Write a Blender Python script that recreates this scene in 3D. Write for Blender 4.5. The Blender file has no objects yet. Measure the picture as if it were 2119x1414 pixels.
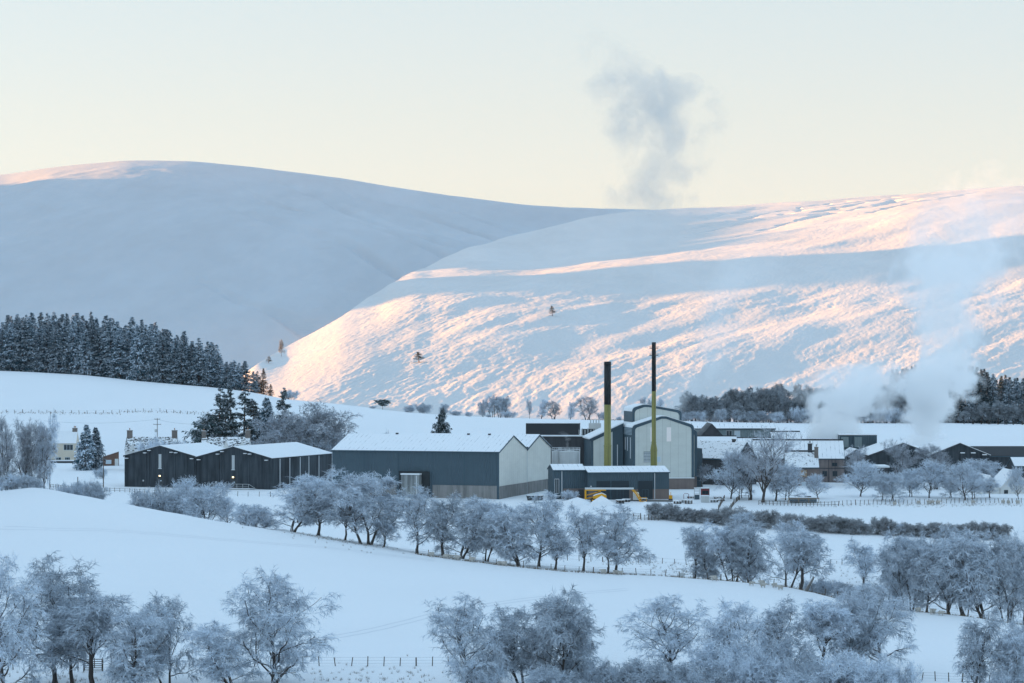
import bpy, math, random
import numpy as np
R = math.radians
random.seed(7)
RNG = np.random.default_rng(11)
SC = bpy.context.scene
COL = SC.collection

# ------------------------------------------------------------------ camera geometry
F = 5003.0            # focal length in photo pixels (85 mm on 36 mm)
CX, HY, CH = 1059.5, 760.0, 32.0   # photo column of the axis, photo row of eye level, camera height in metres
cam_d = bpy.data.cameras.new('camera'); cam = bpy.data.objects.new('camera', cam_d); COL.objects.link(cam)
cam_d.lens = 85; cam_d.sensor_width = 36
cam_d.shift_y = (HY - 707.0) / 2119.0
cam_d.clip_start = 1; cam_d.clip_end = 60000
cam.location = (0, 0, CH); cam.rotation_euler = (R(90), 0, 0)
SC.camera = cam

def wx(px, D): return (px - CX) * D / F
def wz(py, D): return CH - (py - HY) * D / F
def sy(z, D): return HY + (CH - z) * F / D

# ------------------------------------------------------------------ numpy noise
_P = np.random.default_rng(5).permutation(256); _P = np.concatenate([_P, _P, _P])
_G = np.random.default_rng(6).uniform(0, 2 * np.pi, 256)
def perlin(x, y, s=0):
    x = np.asarray(x, float) + s * 17.3; y = np.asarray(y, float) + s * 9.7
    xi = np.floor(x).astype(int); yi = np.floor(y).astype(int)
    xf = x - xi; yf = y - yi
    def g(ix, iy, dx, dy):
        a = _G[_P[_P[ix & 255] + (iy & 255)]]
        return np.cos(a) * dx + np.sin(a) * dy
    u = xf * xf * xf * (xf * (xf * 6 - 15) + 10); v = yf * yf * yf * (yf * (yf * 6 - 15) + 10)
    a = g(xi, yi, xf, yf); b = g(xi + 1, yi, xf - 1, yf)
    c = g(xi, yi + 1, xf, yf - 1); d = g(xi + 1, yi + 1, xf - 1, yf - 1)
    return ((a + (b - a) * u) * (1 - v) + (c + (d - c) * u) * v) * 1.5
def fbm(x, y, o=4, s=0, g=0.5):
    t = 0; a = 1; n = 0
    for k in range(o):
        t = t + a * perlin(x * 2 ** k, y * 2 ** k, s + k * 3); n += a; a *= g
    return t / n
def sstep(a, b, x):
    t = np.clip((x - a) / (b - a), 0, 1); return t * t * (3 - 2 * t)

def pchip(xs, ys, x):
    """monotone cubic through (xs, ys); linear tails"""
    xs = np.asarray(xs, float); ys = np.asarray(ys, float); x = np.asarray(x, float)
    h = np.diff(xs); d = np.diff(ys) / h
    m = np.zeros_like(ys); m[0] = d[0]; m[-1] = d[-1]
    for i in range(1, len(xs) - 1):
        if d[i - 1] * d[i] > 0:
            w1 = 2 * h[i] + h[i - 1]; w2 = h[i] + 2 * h[i - 1]
            m[i] = (w1 + w2) / (w1 / d[i - 1] + w2 / d[i])
    k = np.clip(np.searchsorted(xs, x) - 1, 0, len(xs) - 2)
    t = (x - xs[k]) / h[k]
    tc = np.clip(t, 0, 1)
    r = ys[k] * (2 * tc**3 - 3 * tc**2 + 1) + h[k] * m[k] * (tc**3 - 2 * tc**2 + tc) + ys[k + 1] * (-2 * tc**3 + 3 * tc**2) + h[k] * m[k + 1] * (tc**3 - tc**2)
    r = np.where(t < 0, ys[0], r); r = np.where(t > 1, ys[-1], r)
    return r

# ------------------------------------------------------------------ objects
def link(o, parent=None):
    COL.objects.link(o)
    if parent is not None: o.parent = parent
    return o
def tag(o, label=None, cat=None, group=None, kind=None):
    if label: o['label'] = label
    if cat: o['category'] = cat
    if group: o['group'] = group
    if kind: o['kind'] = kind
    return o
def empty(name, loc=(0, 0, 0), rz=0):
    o = bpy.data.objects.new(name, None); COL.objects.link(o)
    o.location = loc; o.rotation_euler = (0, 0, rz); o.empty_display_size = 0.2
    return o
def mesh_np(name, V, Fq, mats, parent=None, smooth=False, mi=None, attrs=None):
    """V (n,3), Fq (m,3|4) int arrays"""
    me = bpy.data.meshes.new(name)
    V = np.ascontiguousarray(V, np.float32); Fq = np.ascontiguousarray(Fq, np.int32)
    m, k = Fq.shape
    me.vertices.add(len(V)); me.vertices.foreach_set('co', V.ravel())
    me.loops.add(m * k); me.loops.foreach_set('vertex_index', Fq.ravel())
    me.polygons.add(m)
    me.polygons.foreach_set('loop_start', np.arange(0, m * k, k, dtype=np.int32))
    me.polygons.foreach_set('loop_total', np.full(m, k, np.int32))
    for x in (mats if isinstance(mats, (list, tuple)) else [mats]): me.materials.append(x)
    if mi is not None: me.polygons.foreach_set('material_index', np.asarray(mi, np.int32))
    me.polygons.foreach_set('use_smooth', np.full(m, smooth, bool))
    if attrs:
        for an, av in attrs.items():
            at = me.attributes.new(an, 'FLOAT', 'POINT'); at.data.foreach_set('value', np.ascontiguousarray(av, np.float32))
    me.update(); me.validate()
    o = bpy.data.objects.new(name, me); link(o, parent)
    return o
def grid_faces(nr, nc):
    i = np.arange(nr - 1)[:, None] * nc + np.arange(nc - 1)[None, :]
    return np.stack([i, i + 1, i + nc + 1, i + nc], -1).reshape(-1, 4)

class MB:
    """collects plain shapes, then links them as ONE mesh object"""
    def __init__(s): s.v = []; s.f = []; s.m = []; s.mi = 0
    def add(s, vs, fs):
        b = len(s.v); s.v += [tuple(p) for p in vs]
        for f in fs: s.f.append(tuple(b + i for i in f)); s.m.append(s.mi)
        return s
    def box(s, x0, x1, y0, y1, z0, z1):
        return s.add([(x0,y0,z0),(x1,y0,z0),(x1,y1,z0),(x0,y1,z0),(x0,y0,z1),(x1,y0,z1),(x1,y1,z1),(x0,y1,z1)],
                     [(0,3,2,1),(4,5,6,7),(0,1,5,4),(1,2,6,5),(2,3,7,6),(3,0,4,7)])
    def prism(s, poly, y0, y1):
        """polygon in xz (list of (x,z)) extruded along y"""
        n = len(poly)
        return s.add([(x, y0, z) for x, z in poly] + [(x, y1, z) for x, z in poly],
                     [tuple(range(n)), tuple(range(2*n-1, n-1, -1))] + [(i, n+i, n+(i+1)%n, (i+1)%n) for i in range(n)])
    def prismx(s, poly, x0, x1):
        """polygon in yz extruded along x"""
        n = len(poly)
        return s.add([(x0, y, z) for y, z in poly] + [(x1, y, z) for y, z in poly],
                     [tuple(range(n-1, -1, -1)), tuple(range(n, 2*n))] + [(i, (i+1)%n, n+(i+1)%n, n+i) for i in range(n)])
    def tube(s, pts, r, n=6, cap=True):
        pts = [np.array(p, float) for p in pts]
        rr = r if hasattr(r, '__len__') else [r] * len(pts)
        vs = []; fs = []
        for i, p in enumerate(pts):
            d = pts[min(i+1, len(pts)-1)] - pts[max(i-1, 0)]; d = d / (np.linalg.norm(d) + 1e-9)
            u = np.cross(d, (0, 0, 1) if abs(d[2]) < 0.9 else (1, 0, 0)); u /= np.linalg.norm(u); w = np.cross(d, u)
            for k in range(n):
                a = 2 * math.pi * k / n; vs.append(p + (u * math.cos(a) + w * math.sin(a)) * rr[i])
        for i in range(len(pts) - 1):
            for k in range(n):
                a = i*n+k; b = i*n+(k+1)%n; fs.append((a, a+n, b+n, b))
        if cap: fs.append(tuple(range(n))); fs.append(tuple(range(len(vs)-1, len(vs)-n-1, -1)))
        return s.add(vs, fs)
    def lathe(s, prof, n=24, cx=0, cy=0):
        """prof list of (r, z)"""
        vs = []; fs = []
        for r, z in prof:
            for k in range(n):
                a = 2*math.pi*k/n; vs.append((cx + r*math.cos(a), cy + r*math.sin(a), z))
        for i in range(len(prof)-1):
            for k in range(n):
                a = i*n+k; b = i*n+(k+1)%n; fs.append((a, b, b+n, a+n))
        fs.append(tuple(range(n-1, -1, -1))); fs.append(tuple(range(len(vs)-n, len(vs))))
        return s.add(vs, fs)
    def build(s, name, mats, parent=None, smooth=False, loc=None):
        me = bpy.data.meshes.new(name); me.from_pydata(s.v, [], s.f)
        for x in (mats if isinstance(mats, (list, tuple)) else [mats]): me.materials.append(x)
        for p, k in zip(me.polygons, s.m): p.material_index = k; p.use_smooth = smooth
        me.update()
        o = bpy.data.objects.new(name, me); link(o, parent)
        if loc: o.location = loc
        return o
def part(name, mat, parent, *boxes, smooth=False):
    m = MB()
    for b in boxes: m.box(*b)
    return m.build(name, mat, parent, smooth)
def copy_tree(o, parent=None):
    c = o.copy(); COL.objects.link(c); c.parent = parent
    for ch in [x for x in o.children]: copy_tree(ch, c)
    return c

# ------------------------------------------------------------------ materials
M = {}
def mat(name, col=(0.5, 0.5, 0.5), rough=0.8, metal=0.0, spec=0.3):
    m = bpy.data.materials.new(name); m.use_nodes = True
    b = m.node_tree.nodes['Principled BSDF']
    b.inputs['Base Color'].default_value = (*col, 1); b.inputs['Roughness'].default_value = rough
    b.inputs['Metallic'].default_value = metal; b.inputs['Specular IOR Level'].default_value = spec
    M[name] = m
    return m
class NT:
    def __init__(s, m): s.t = m.node_tree; s.b = s.t.nodes.get('Principled BSDF')
    def n(s, kind, **kw):
        o = s.t.nodes.new(kind)
        for k, v in kw.items():
            if k in ('ins',):
                for a, b in v.items():
                    o.inputs[a].default_value = b
            else: setattr(o, k, v)
        return o
    def l(s, a, b): s.t.links.new(a, b)
    def coord(s, scale=(1, 1, 1), kind='Object'):
        c = s.n('ShaderNodeTexCoord'); mp = s.n('ShaderNodeMapping'); mp.inputs['Scale'].default_value = scale
        s.l(c.outputs[kind], mp.inputs['Vector']); return mp.outputs['Vector']
    def noise(s, vec, scale=1, detail=4, rough=0.5):
        o = s.n('ShaderNodeTexNoise'); o.inputs['Scale'].default_value = scale; o.inputs['Detail'].default_value = detail
        o.inputs['Roughness'].default_value = rough; s.l(vec, o.inputs['Vector']); return o.outputs['Fac']
    def ramp(s, fac, stops):
        o = s.n('ShaderNodeValToRGB'); e = o.color_ramp.elements
        while len(e) < len(stops): e.new(0.5)
        for i, (p, c) in enumerate(stops): e[i].position = p; e[i].color = (*c, 1) if len(c) == 3 else c
        s.l(fac, o.inputs['Fac']); return o.outputs['Color']
    def mix(s, fac, a, b, mode='MIX'):
        o = s.n('ShaderNodeMix', data_type='RGBA', blend_type=mode)
        for sock, v in ((o.inputs[0], fac), (o.inputs[6], a), (o.inputs[7], b)):
            if hasattr(v, 'links') or hasattr(v, 'is_output'): s.l(v, sock)
            elif isinstance(v, tuple): sock.default_value = (*v, 1) if len(v) == 3 else v
            else: sock.default_value = v
        return o.outputs[2]
    def math(s, op, a, b=0.0, c=0.0, clamp=False):
        o = s.n('ShaderNodeMath', operation=op); o.use_clamp = clamp
        for i, v in enumerate((a, b, c)):
            if hasattr(v, 'is_output'): s.l(v, o.inputs[i])
            else: o.inputs[i].default_value = v
        return o.outputs[0]
    def bump(s, h, strength=0.3, dist=0.1):
        o = s.n('ShaderNodeBump'); o.inputs['Strength'].default_value = strength; o.inputs['Distance'].default_value = dist
        s.l(h, o.inputs['Height']); s.l(o.outputs['Normal'], s.b.inputs['Normal']); return o
    def base(s, c): s.l(c, s.b.inputs['Base Color'])

def snow_mat(name, col=(0.86, 0.88, 0.90), sc=1.0, bump=0.25, speck=0.0):
    m = mat(name, col, 0.75, 0, 0.25); t = NT(m)
    v = t.coord()
    n1 = t.noise(v, 0.9 * sc, 6, 0.6); n2 = t.noise(v, 0.05 * sc, 3, 0.5)
    c = t.mix(n2, tuple(x * 0.90 for x in col), col); c = t.mix(t.noise(t.coord((1.0, 0.3, 1)), 0.5 * sc, 5, 0.65), tuple(x * 0.93 for x in col), c)
    if speck:
        n3 = t.noise(v, 2.2 * sc, 4, 0.7); f = t.ramp(n3, [(0.66, (0, 0, 0)), (0.74, (1, 1, 1))])
        n4 = t.noise(v, 0.06 * sc, 2, 0.5); g = t.ramp(n4, [(0.5, (0, 0, 0)), (0.68, (1, 1, 1))])
        c = t.mix(t.math('MULTIPLY', t.math('MULTIPLY', f, g), speck), c, (0.30, 0.26, 0.20))
    t.base(c); t.bump(n1, bump, 0.35)
    return m
# ------------------------------------------------------------------ land
snow_mat('snow_field', speck=0.3, bump=0.45)
snow_mat('snow_roof', sc=2.0, bump=0.12)
PXK = [-300, 0, 60, 150, 250, 500, 700, 900, 1200, 1400, 1600, 1750, 1900, 2119, 2420]
def curve(pts):
    xs, ys = zip(*pts); return lambda p: pchip(xs, ys, p)
crest_y = curve([(-400,1060),(-150,1032),(0,1016),(70,1009),(150,1022),(250,1041),(500,1087),(700,1122),(900,1155),(1200,1187),(1400,1196),(1600,1213),(1750,1243),(1850,1262),(2000,1277),(2119,1295),(2500,1330)])
crest_D = curve([(-400,490),(0,470),(500,450),(900,440),(1200,430),(1400,425),(1600,415),(1750,405),(1900,395),(2119,385),(2500,380)])
front_y = curve([(-400,1375),(0,1388),(300,1378),(640,1379),(900,1379),(1100,1388),(1400,1395),(1900,1406),(2119,1411),(2500,1415)])
drop = curve([(-400,5),(0,5),(350,5),(600,1.2),(1280,1.0),(1420,2.4),(2119,3.2),(2500,3)])
bank_y = curve([(-400,1060),(0,1062),(350,1075),(600,1118),(900,1140),(1200,1160),(1400,1168),(1750,1172),(2119,1184),(2500,1190)])
bank_D = curve([(-400,545),(0,540),(350,530),(600,490),(900,482),(1400,472),(2119,465),(2500,465)])
back_z = curve([(-400,14),(0,14.6),(440,14.0),(700,9.5),(1000,7.5),(1500,7.0),(2119,7.0),(2500,7)])
c2_y = curve([(-400,762),(0,768),(150,775),(300,790),(430,801),(520,812),(600,828),(700,838),(850,856),(1000,866),(1200,872),(1400,874),(1600,878),(1900,879),(2119,882),(2500,884)])
c2_D = curve([(-400,1000),(0,1000),(430,985),(700,960),(1000,950),(2500,950)])

px_in = np.arange(-330, 2451, 8.0)
px_l = -330 - np.cumsum(np.geomspace(10, 900, 22))[::-1]
px_r = 2450 + np.cumsum(np.geomspace(10, 900, 22))
GPX = np.concatenate([px_l, px_in, px_r])
GD = np.concatenate([[-400, -100, 5, 30], np.arange(50, 290, 12.0), np.arange(290, 700, 2.5), np.arange(700, 1240, 5.0)])
def build_ground_table():
    Z = np.zeros((len(GPX), len(GD)))
    for i, p in enumerate(GPX):
        q = min(max(p, -400), 2500)
        cd, cy = float(crest_D(q)), float(crest_y(q)); zc = wz(cy, cd)
        zf = wz(float(front_y(q)), 322); zb = wz(float(bank_y(q)), float(bank_D(q)))
        c2d = float(c2_D(q)); c2z = wz(float(c2_y(q)), c2d)
        mid = 0.5 * (zf + zc) + max(0, zc + 2) * 0.12
        ds = [-400, 0, 50, 100, 200, 268, 306, 322, 322 + 0.55 * (cd - 322), cd - 14, cd, cd + 9, cd + 26, float(bank_D(q)), 552, 584, 600, 700, 790, 880, c2d - 14, c2d, 1070, 1260]
        zt = zc + (zf - zc) * (14 / (cd - 322)) * 0.6
        zs = [60, 30.4, 17, 5, -7.5, -9.6, zf - 0.9, zf, mid, zt, zc, zc - 0.35 * float(drop(q)), zc - float(drop(q)), zb, -2.1, -0.25, 0.0, 0.2, 0.9, float(back_z(q)), c2z - 0.5, c2z, c2z - (3.0 if q < 560 else 2.0), c2z - (6 if q < 560 else 6)]
        Z[i] = pchip(ds, zs, GD)
    # even out column-to-column steps
    for _ in range(2):
        Z[1:-1] = 0.25 * Z[:-2] + 0.5 * Z[1:-1] + 0.25 * Z[2:]
    X = (GPX[:, None] - CX) * np.maximum(GD, 60)[None, :] / F
    Y = np.broadcast_to(GD[None, :], X.shape)
    flat = 1 - sstep(575, 592, Y) * (1 - sstep(790, 840, Y))
    gull = sstep(0, 12, Y - np.array([float(crest_D(min(max(p, -400), 2500))) for p in GPX])[:, None]) * (1 - sstep(465, 500, Y))
    fr = 1 - sstep(305, 325, Y)
    Z = Z + flat * (0.22 * fbm(X / 30, Y / 30, 3, 1)) + gull * 0.5 * fbm(X / 5, Y / 5, 3, 4) + fr * 0.6 * fbm(X / 6, Y / 6, 4, 8) + 0.05 * fbm(X / 3, Y / 4, 3, 2)
    return X, Y, Z
GX, GY, GZ = build_ground_table()
def gz(px, D):
    """ground height under photo column px at distance D"""
    i = np.clip(np.searchsorted(GPX, px) - 1, 0, len(GPX) - 2); j = np.clip(np.searchsorted(GD, D) - 1, 0, len(GD) - 2)
    u = (px - GPX[i]) / (GPX[i+1] - GPX[i]); v = (D - GD[j]) / (GD[j+1] - GD[j])
    return (GZ[i,j]*(1-u)+GZ[i+1,j]*u)*(1-v) + (GZ[i,j+1]*(1-u)+GZ[i+1,j+1]*u)*v
def gzw(x, y): return gz(x * F / y + CX, y)
def hit(px, py, D0=290, D1=1100):
    """distance where the ground seen in column px shows at photo row py"""
    d = np.arange(D0, D1, 1.0)
    z = np.array([gz(px, a) for a in d]); s = sy(z, d)
    k = np.where(s <= py)[0]
    return float(d[k[0]]) if len(k) else D1
def spot(px, D, dz=0): return (wx(px, D), D, float(gz(px, D)) + dz)

ground = mesh_np('ground', np.stack([GX, GY, GZ], -1).reshape(-1, 3), grid_faces(*GX.shape)[:, ::-1], M['snow_field'], smooth=True)
tag(ground, kind='structure')

# hills ------------------------------------------------------------------
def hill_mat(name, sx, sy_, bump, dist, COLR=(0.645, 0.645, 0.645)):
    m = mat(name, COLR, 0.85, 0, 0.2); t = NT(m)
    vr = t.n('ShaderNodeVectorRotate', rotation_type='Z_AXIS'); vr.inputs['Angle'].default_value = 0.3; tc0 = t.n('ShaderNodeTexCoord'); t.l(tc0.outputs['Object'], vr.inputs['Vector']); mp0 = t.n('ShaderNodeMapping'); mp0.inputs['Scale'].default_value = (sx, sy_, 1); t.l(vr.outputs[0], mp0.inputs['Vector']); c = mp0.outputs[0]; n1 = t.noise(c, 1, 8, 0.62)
    w = t.noise(t.coord((0.012, 0.004, 0.01)), 1, 6, 0.6)
    bare = t.ramp(t.math('ADD', t.math('MULTIPLY', n1, 0.6), t.math('MULTIPLY', w, 0.4)), [(0.56, (0, 0, 0)), (0.72, (1, 1, 1))])
    f0 = t.noise(t.coord((0.006, 0.0016, 0.004)), 1, 5, 0.62); f1 = t.noise(t.coord((0.03, 0.006, 0.02)), 1, 4, 0.6)
    fold_shade = t.ramp(t.math('ADD', t.math('MULTIPLY', f0, 0.65), t.math('MULTIPLY', f1, 0.35)), [(0.36, tuple(x * 0.925 for x in COLR)), (0.62, tuple(min(0.9, x * 1.04) for x in COLR))])  # shading of the folds put into the snow colour as streaky tones
    t.base(t.mix(t.math('MULTIPLY', bare, 0.26), fold_shade, (0.34, 0.29, 0.25)))
    t.bump(n1, bump, dist)
    return m
hill_mat('hill_snow', 0.35, 0.05, 0.6, 1.0)
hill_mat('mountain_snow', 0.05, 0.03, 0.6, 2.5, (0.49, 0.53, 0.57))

rid_R = curve([(200,900),(400,840),(470,800),(520,762),(560,737),(600,713),(650,688),(700,661),(750,627),(800,594),(850,566),(900,541),(1000,503),(1100,478),(1200,456),(1300,440),(1400,430),(1500,426),(1700,415),(1900,398),(2119,384),(2500,365),(4600,330)])
dep_R = curve([(200,1250),(520,1400),(600,1600),(700,1800),(750,2000),(800,2300),(850,2650),(900,3000),(1000,3400),(1100,3700),(1400,4200),(2119,4400),(4600,4600)])
pw_R = curve([(200,1),(520,0.9),(700,0.75),(800,0.65),(900,0.68),(1000,0.78),(1100,0.92),(1200,1),(2119,1),(4600,1)])
pr = np.concatenate([np.arange(200, 460, 20.0), np.arange(460, 2240, 2.0), np.geomspace(2240, 7000, 25)])
tr = np.concatenate([np.linspace(0, 1, 560) ** 1.25, np.linspace(1.02, 1.6, 12)])
def hillR():
    ry = rid_R(pr); dc = dep_R(pr); zc = CH - (ry - HY) * dc / F
    zf = 1.0 - 8 * (1 - sstep(470, 640, pr))
    D = 1085 + (dc[:, None] - 1085) * tr[None, :]
    T = np.minimum(tr, 1)[None, :]
    Z = np.zeros_like(D)
    for i, p in enumerate(pr):
        q = min(max(p, 520), 2119); d1, z1 = 1500.0, float(np.interp(q, [520, 600, 700, 900, 1100, 2119], [44, 45, 47, 49, 49, 56]))
        d2, z2 = 1850.0, float(np.interp(q, [520, 700, 800, 880, 950, 1050, 1400, 1900, 2119], [60, 72, 80, 84, 85.5, 83.5, 83, 89, 93]))
        d3, z3 = 2350.0, float(np.interp(q, [850, 900, 1000, 1100, 1400, 1900, 2119], [116, 117, 119, 121, 134, 154, 168])); d4, z4 = 3000.0, float(np.interp(q, [1000, 1100, 1400, 1900, 2119], [162, 161, 179, 228, 240]))
        ds = [1085, 1150]; zs = [zf[i], zf[i] + 11]
        def st(d, z, lo, hi):
            if dc[i] > d + 60:
                lin = zs[-1] + (zc[i] - zs[-1]) * (d - ds[-1]) / (dc[i] - ds[-1])
                wgt = float(sstep(lo, hi, dc[i])); ds.append(d); zs.append(lin + (z - lin) * wgt)
        st(d1, z1, 1560, 1900); st(d2, z2, 1950, 2500); st(d3, z3, 2450, 3000); st(d4, z4, 3200, 3700)
        ds.append(dc[i]); zs.append(zc[i])
        Z[i] = pchip(ds, zs, np.minimum(D[i], dc[i]))
    Z = Z.copy()
    for _ in range(260): Z[1:-1] = 0.25 * Z[:-2] + 0.5 * Z[1:-1] + 0.25 * Z[2:]
    # rounded brow, then falling away behind
    Z = Z - np.where(tr[None, :] > 1, (tr[None, :] - 1) * 300, 0)
    X = (pr[:, None] - CX) * D / F
    U = 2000 * (X / D - 0.20 * np.log(D / 2000)); W = D * 1.0   # runnels slant down the slope
    am = sstep(0.0, 0.04, T)
    wsc = D / 2000.0
    P = pr[:, None]
    big = 5.5 * fbm(U / 150, W / 420, 3, 21) + 1.8 * fbm(U / 48, W / 210, 2, 23) * sstep(0.02, 0.2, T)
    mask = 0.45 + 0.9 * sstep(-0.25, 0.25, fbm(U / 120, W / 320, 3, 31))
    sm = fbm((U + 5 * fbm(W / 60, U / 60, 2, 40)) / 14, W / 52, 5, 25, 0.62)
    tus = fbm(U / 4.5, W / 15.0, 3, 28, 0.6)
    right = sstep(600, 1000, P)
    Z = Z + am * (big * right + (0.62 * sm * mask + 0.30 * tus) * (0.35 + 0.65 * sstep(560, 800, P)))
    # gullies cut under the skyline
    gul = sstep(1380, 1500, P) * (1 - sstep(1930, 2080, P)) * sstep(0.60, 0.72, T) * (1 - sstep(0.90, 0.98, T))
    r = 1 - np.abs(fbm((X - 0.45 * D) / 95 + 0.4 * fbm(X / 60, D / 60, 2, 51), D / 900, 2, 50)) * 5
    Z = Z - gul * 7.0 * np.clip(r, 0, 1) ** 1.5
    Z = Z + BAND(X, D, P, T)
    return X, D, Z
def BAND(X, D, P, T): return 0 * X
X, D_, Z = hillR()
hs = mesh_np('hillside', np.stack([X, D_, Z], -1).reshape(-1, 3), grid_faces(*X.shape)[:, ::-1], M['hill_snow'], smooth=True)
tag(hs, kind='structure')
HRX = (pr, tr, X, D_, Z)

rid_M = curve([(-7000,500),(-2000,420),(-1000,375),(-600,358),(-400,362),(-200,372),(0,362),(100,348),(200,338),(280,333),(380,334),(480,342),(600,355),(700,368),(800,385),(900,400),(1000,413),(1100,425),(1200,430),(1300,433),(1600,440),(2100,470)])
pm = np.concatenate([-np.geomspace(3500, 160, 40), np.arange(-150, 1650, 5.0), [1700, 1900, 2100]])
tm = np.concatenate([np.linspace(0, 1, 340), np.linspace(1.03, 1.5, 8)])
def hillM():
    ry = rid_M(pm); dc = 5000.0; zc = CH - (ry - HY) * dc / F
    D = 2300 + (dc - 2300) * tm[None, :] + 0 * pm[:, None]
    T = np.minimum(tm, 1)[None, :]
    f = 0.72 * T + 0.28 * np.sin(T * np.pi / 2)
    Z = 5 + (zc[:, None] - 5) * f - np.where(tm[None, :] > 1, (tm[None, :] - 1) * 500, 0)
    X = (pm[:, None] - CX) * D / F
    am = sstep(0, 0.1, T) * (1 - 0.93 * sstep(0.85, 1, T))
    Z = Z + am * (16 * fbm(X / 420, D / 700, 3, 61) - 9 * sstep(0.55, 1, 1 - np.abs(fbm((X + 0.3 * D) / 260, D / 1500, 2, 63)) * 4) * sstep(300, 700, pm)[:, None] + 2.6 * fbm(X / 60, D / 160, 5, 65, 0.6))
    Z = Z - 0.045 * np.clip(X - (170 - CX), 0, 420) * sstep(0.45, 0.75, T) * (1 - sstep(0.90, 0.995, T))
    return X, D, Z
X, D_, Z = hillM()
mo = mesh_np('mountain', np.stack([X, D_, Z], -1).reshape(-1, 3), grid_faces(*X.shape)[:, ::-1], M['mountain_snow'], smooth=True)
tag(mo, kind='structure')

# added ridges, unseen off the left of the frame, shaped to block the sun
def ridge(name, x0, x1, y0, y1, h, edge=120):
    nx, ny = 60, 260
    xs = np.linspace(x0, x1, nx); ys = np.linspace(y0, y1, ny)
    XX, YY = np.meshgrid(xs, ys, indexing='ij')
    u = (XX - x0) / (x1 - x0)
    YW = YY + (110 * fbm(XX / 260, YY / 260, 3, 77) if y1 > 2000 else 0)
    e = sstep(0, edge, YW - y0) * sstep(0, edge, y1 - YW)
    hh = h(YW) + (14 if y1 > 2000 else 3) * fbm(YY / 130, XX / 500, 2, 79) if callable(h) else h
    ZZ = -12 + (hh + 12) * np.sin(np.pi * np.clip(u, 0, 1)) ** 1.2 * e + 6 * fbm(XX / 130, YY / 130, 3, 71) * e
    o = mesh_np(name, np.stack([XX, YY, ZZ], -1).reshape(-1, 3), grid_faces(nx, ny)[:, ::-1], M['hill_snow'], smooth=True)
    return tag(o, kind='structure')
ridge('valley_shade_blocker', -1500, -330, -500, 1225, lambda y: np.interp(y, [-500, 735, 835, 1060, 1130, 1300], [215, 215, 156, 128, 97, 96]), 70)  # added hill out of view; its heights set how far valley shade reaches

ridge('far_shade_blocker', -2200, -950, 1900, 4950, lambda y: np.interp(y, [1960, 2140, 2340, 2450, 2620, 2780, 2900, 3000, 3400, 3800, 4350, 4600, 4950], [120, 225, 325, 330, 190, 190, 315, 322, 348, 398, 448, 425, 402]), 90)  # added unseen ridge; its peaks and gap shape the shadow bands on the slopes
# ------------------------------------------------------------------ light
SKY_K = 4.1
SUN_EL, SUN_AZ = 4.2, 6.0         # degrees; azimuth measured from due left towards the far side
w = bpy.data.worlds.new('World'); SC.world = w; w.use_nodes = True
nt = w.node_tree; bg = nt.nodes['Background']
sk = nt.nodes.new('ShaderNodeTexSky'); sk.sky_type = 'NISHITA'; sk.sun_disc = False
sk.sun_elevation = R(SUN_EL); sk.sun_rotation = R(-(90 - SUN_AZ)); sk.altitude = 300
sk.air_density = 1.0; sk.dust_density = 0.6; sk.ozone_density = 3.0
# the Nishita colours, evened out by elevation: cream above the skyline, teal higher up, blue overhead
tc = nt.nodes.new('ShaderNodeTexCoord'); sx = nt.nodes.new('ShaderNodeSeparateXYZ'); nt.links.new(tc.outputs['Generated'], sx.inputs[0])
rp = nt.nodes.new('ShaderNodeValToRGB'); nt.links.new(sx.outputs['Z'], rp.inputs['Fac'])
stops = [(0.0, (0.77, 0.65, 0.585)), (0.07, (0.765, 0.65, 0.60)), (0.105, (0.74, 0.652, 0.575)), (0.15, (0.69, 0.665, 0.595)), (0.24, (0.64, 0.84, 0.97)), (1.0, (0.60, 0.82, 1.02))]
e = rp.color_ramp.elements
while len(e) < len(stops): e.new(0.5)
for i, (p, c) in enumerate(stops): e[i].position = p; e[i].color = (*c, 1)
# a little darker and bluer away from the sun
mr = nt.nodes.new('ShaderNodeMapRange'); nt.links.new(sx.outputs['X'], mr.inputs['Value'])
mr.inputs['From Min'].default_value = -1; mr.inputs['From Max'].default_value = 1; mr.inputs['To Min'].default_value = 0; mr.inputs['To Max'].default_value = 1
side = nt.nodes.new('ShaderNodeMix'); side.data_type = 'RGBA'; side.blend_type = 'MIX'
nt.links.new(mr.outputs[0], side.inputs[0]); side.inputs[6].default_value = (1.12, 1.06, 1.0, 1); side.inputs[7].default_value = (0.88, 0.94, 1.0, 1)
mul = nt.nodes.new('ShaderNodeMix'); mul.data_type = 'RGBA'; mul.blend_type = 'MULTIPLY'; mul.inputs[0].default_value = 1
nt.links.new(rp.outputs['Color'], mul.inputs[6]); nt.links.new(side.outputs[2], mul.inputs[7])
sc_ = nt.nodes.new('ShaderNodeVectorMath'); sc_.operation = 'SCALE'; sc_.inputs['Scale'].default_value = SKY_K; nt.links.new(mul.outputs[2], sc_.inputs[0])
add = nt.nodes.new('ShaderNodeVectorMath'); add.operation = 'ADD'; nt.links.new(sc_.outputs[0], add.inputs[0]); nt.links.new(sk.outputs['Color'], add.inputs[1])
nt.links.new(add.outputs[0], bg.inputs['Color']); bg.inputs['Strength'].default_value = 0.05
sd = bpy.data.lights.new('sun', 'SUN'); so = bpy.data.objects.new('sun', sd); COL.objects.link(so)
sd.energy = 4.6; sd.angle = R(1.0); sd.color = (1.0, 0.43, 0.10)
so.rotation_euler = (R(90 - SUN_EL), 0, R(180 + SUN_AZ - 90 + 180) ) # set below
from mathutils import Vector
to_sun = Vector((-math.cos(R(SUN_EL)) * math.cos(R(SUN_AZ)), math.cos(R(SUN_EL)) * math.sin(R(SUN_AZ)), math.sin(R(SUN_EL))))
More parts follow.
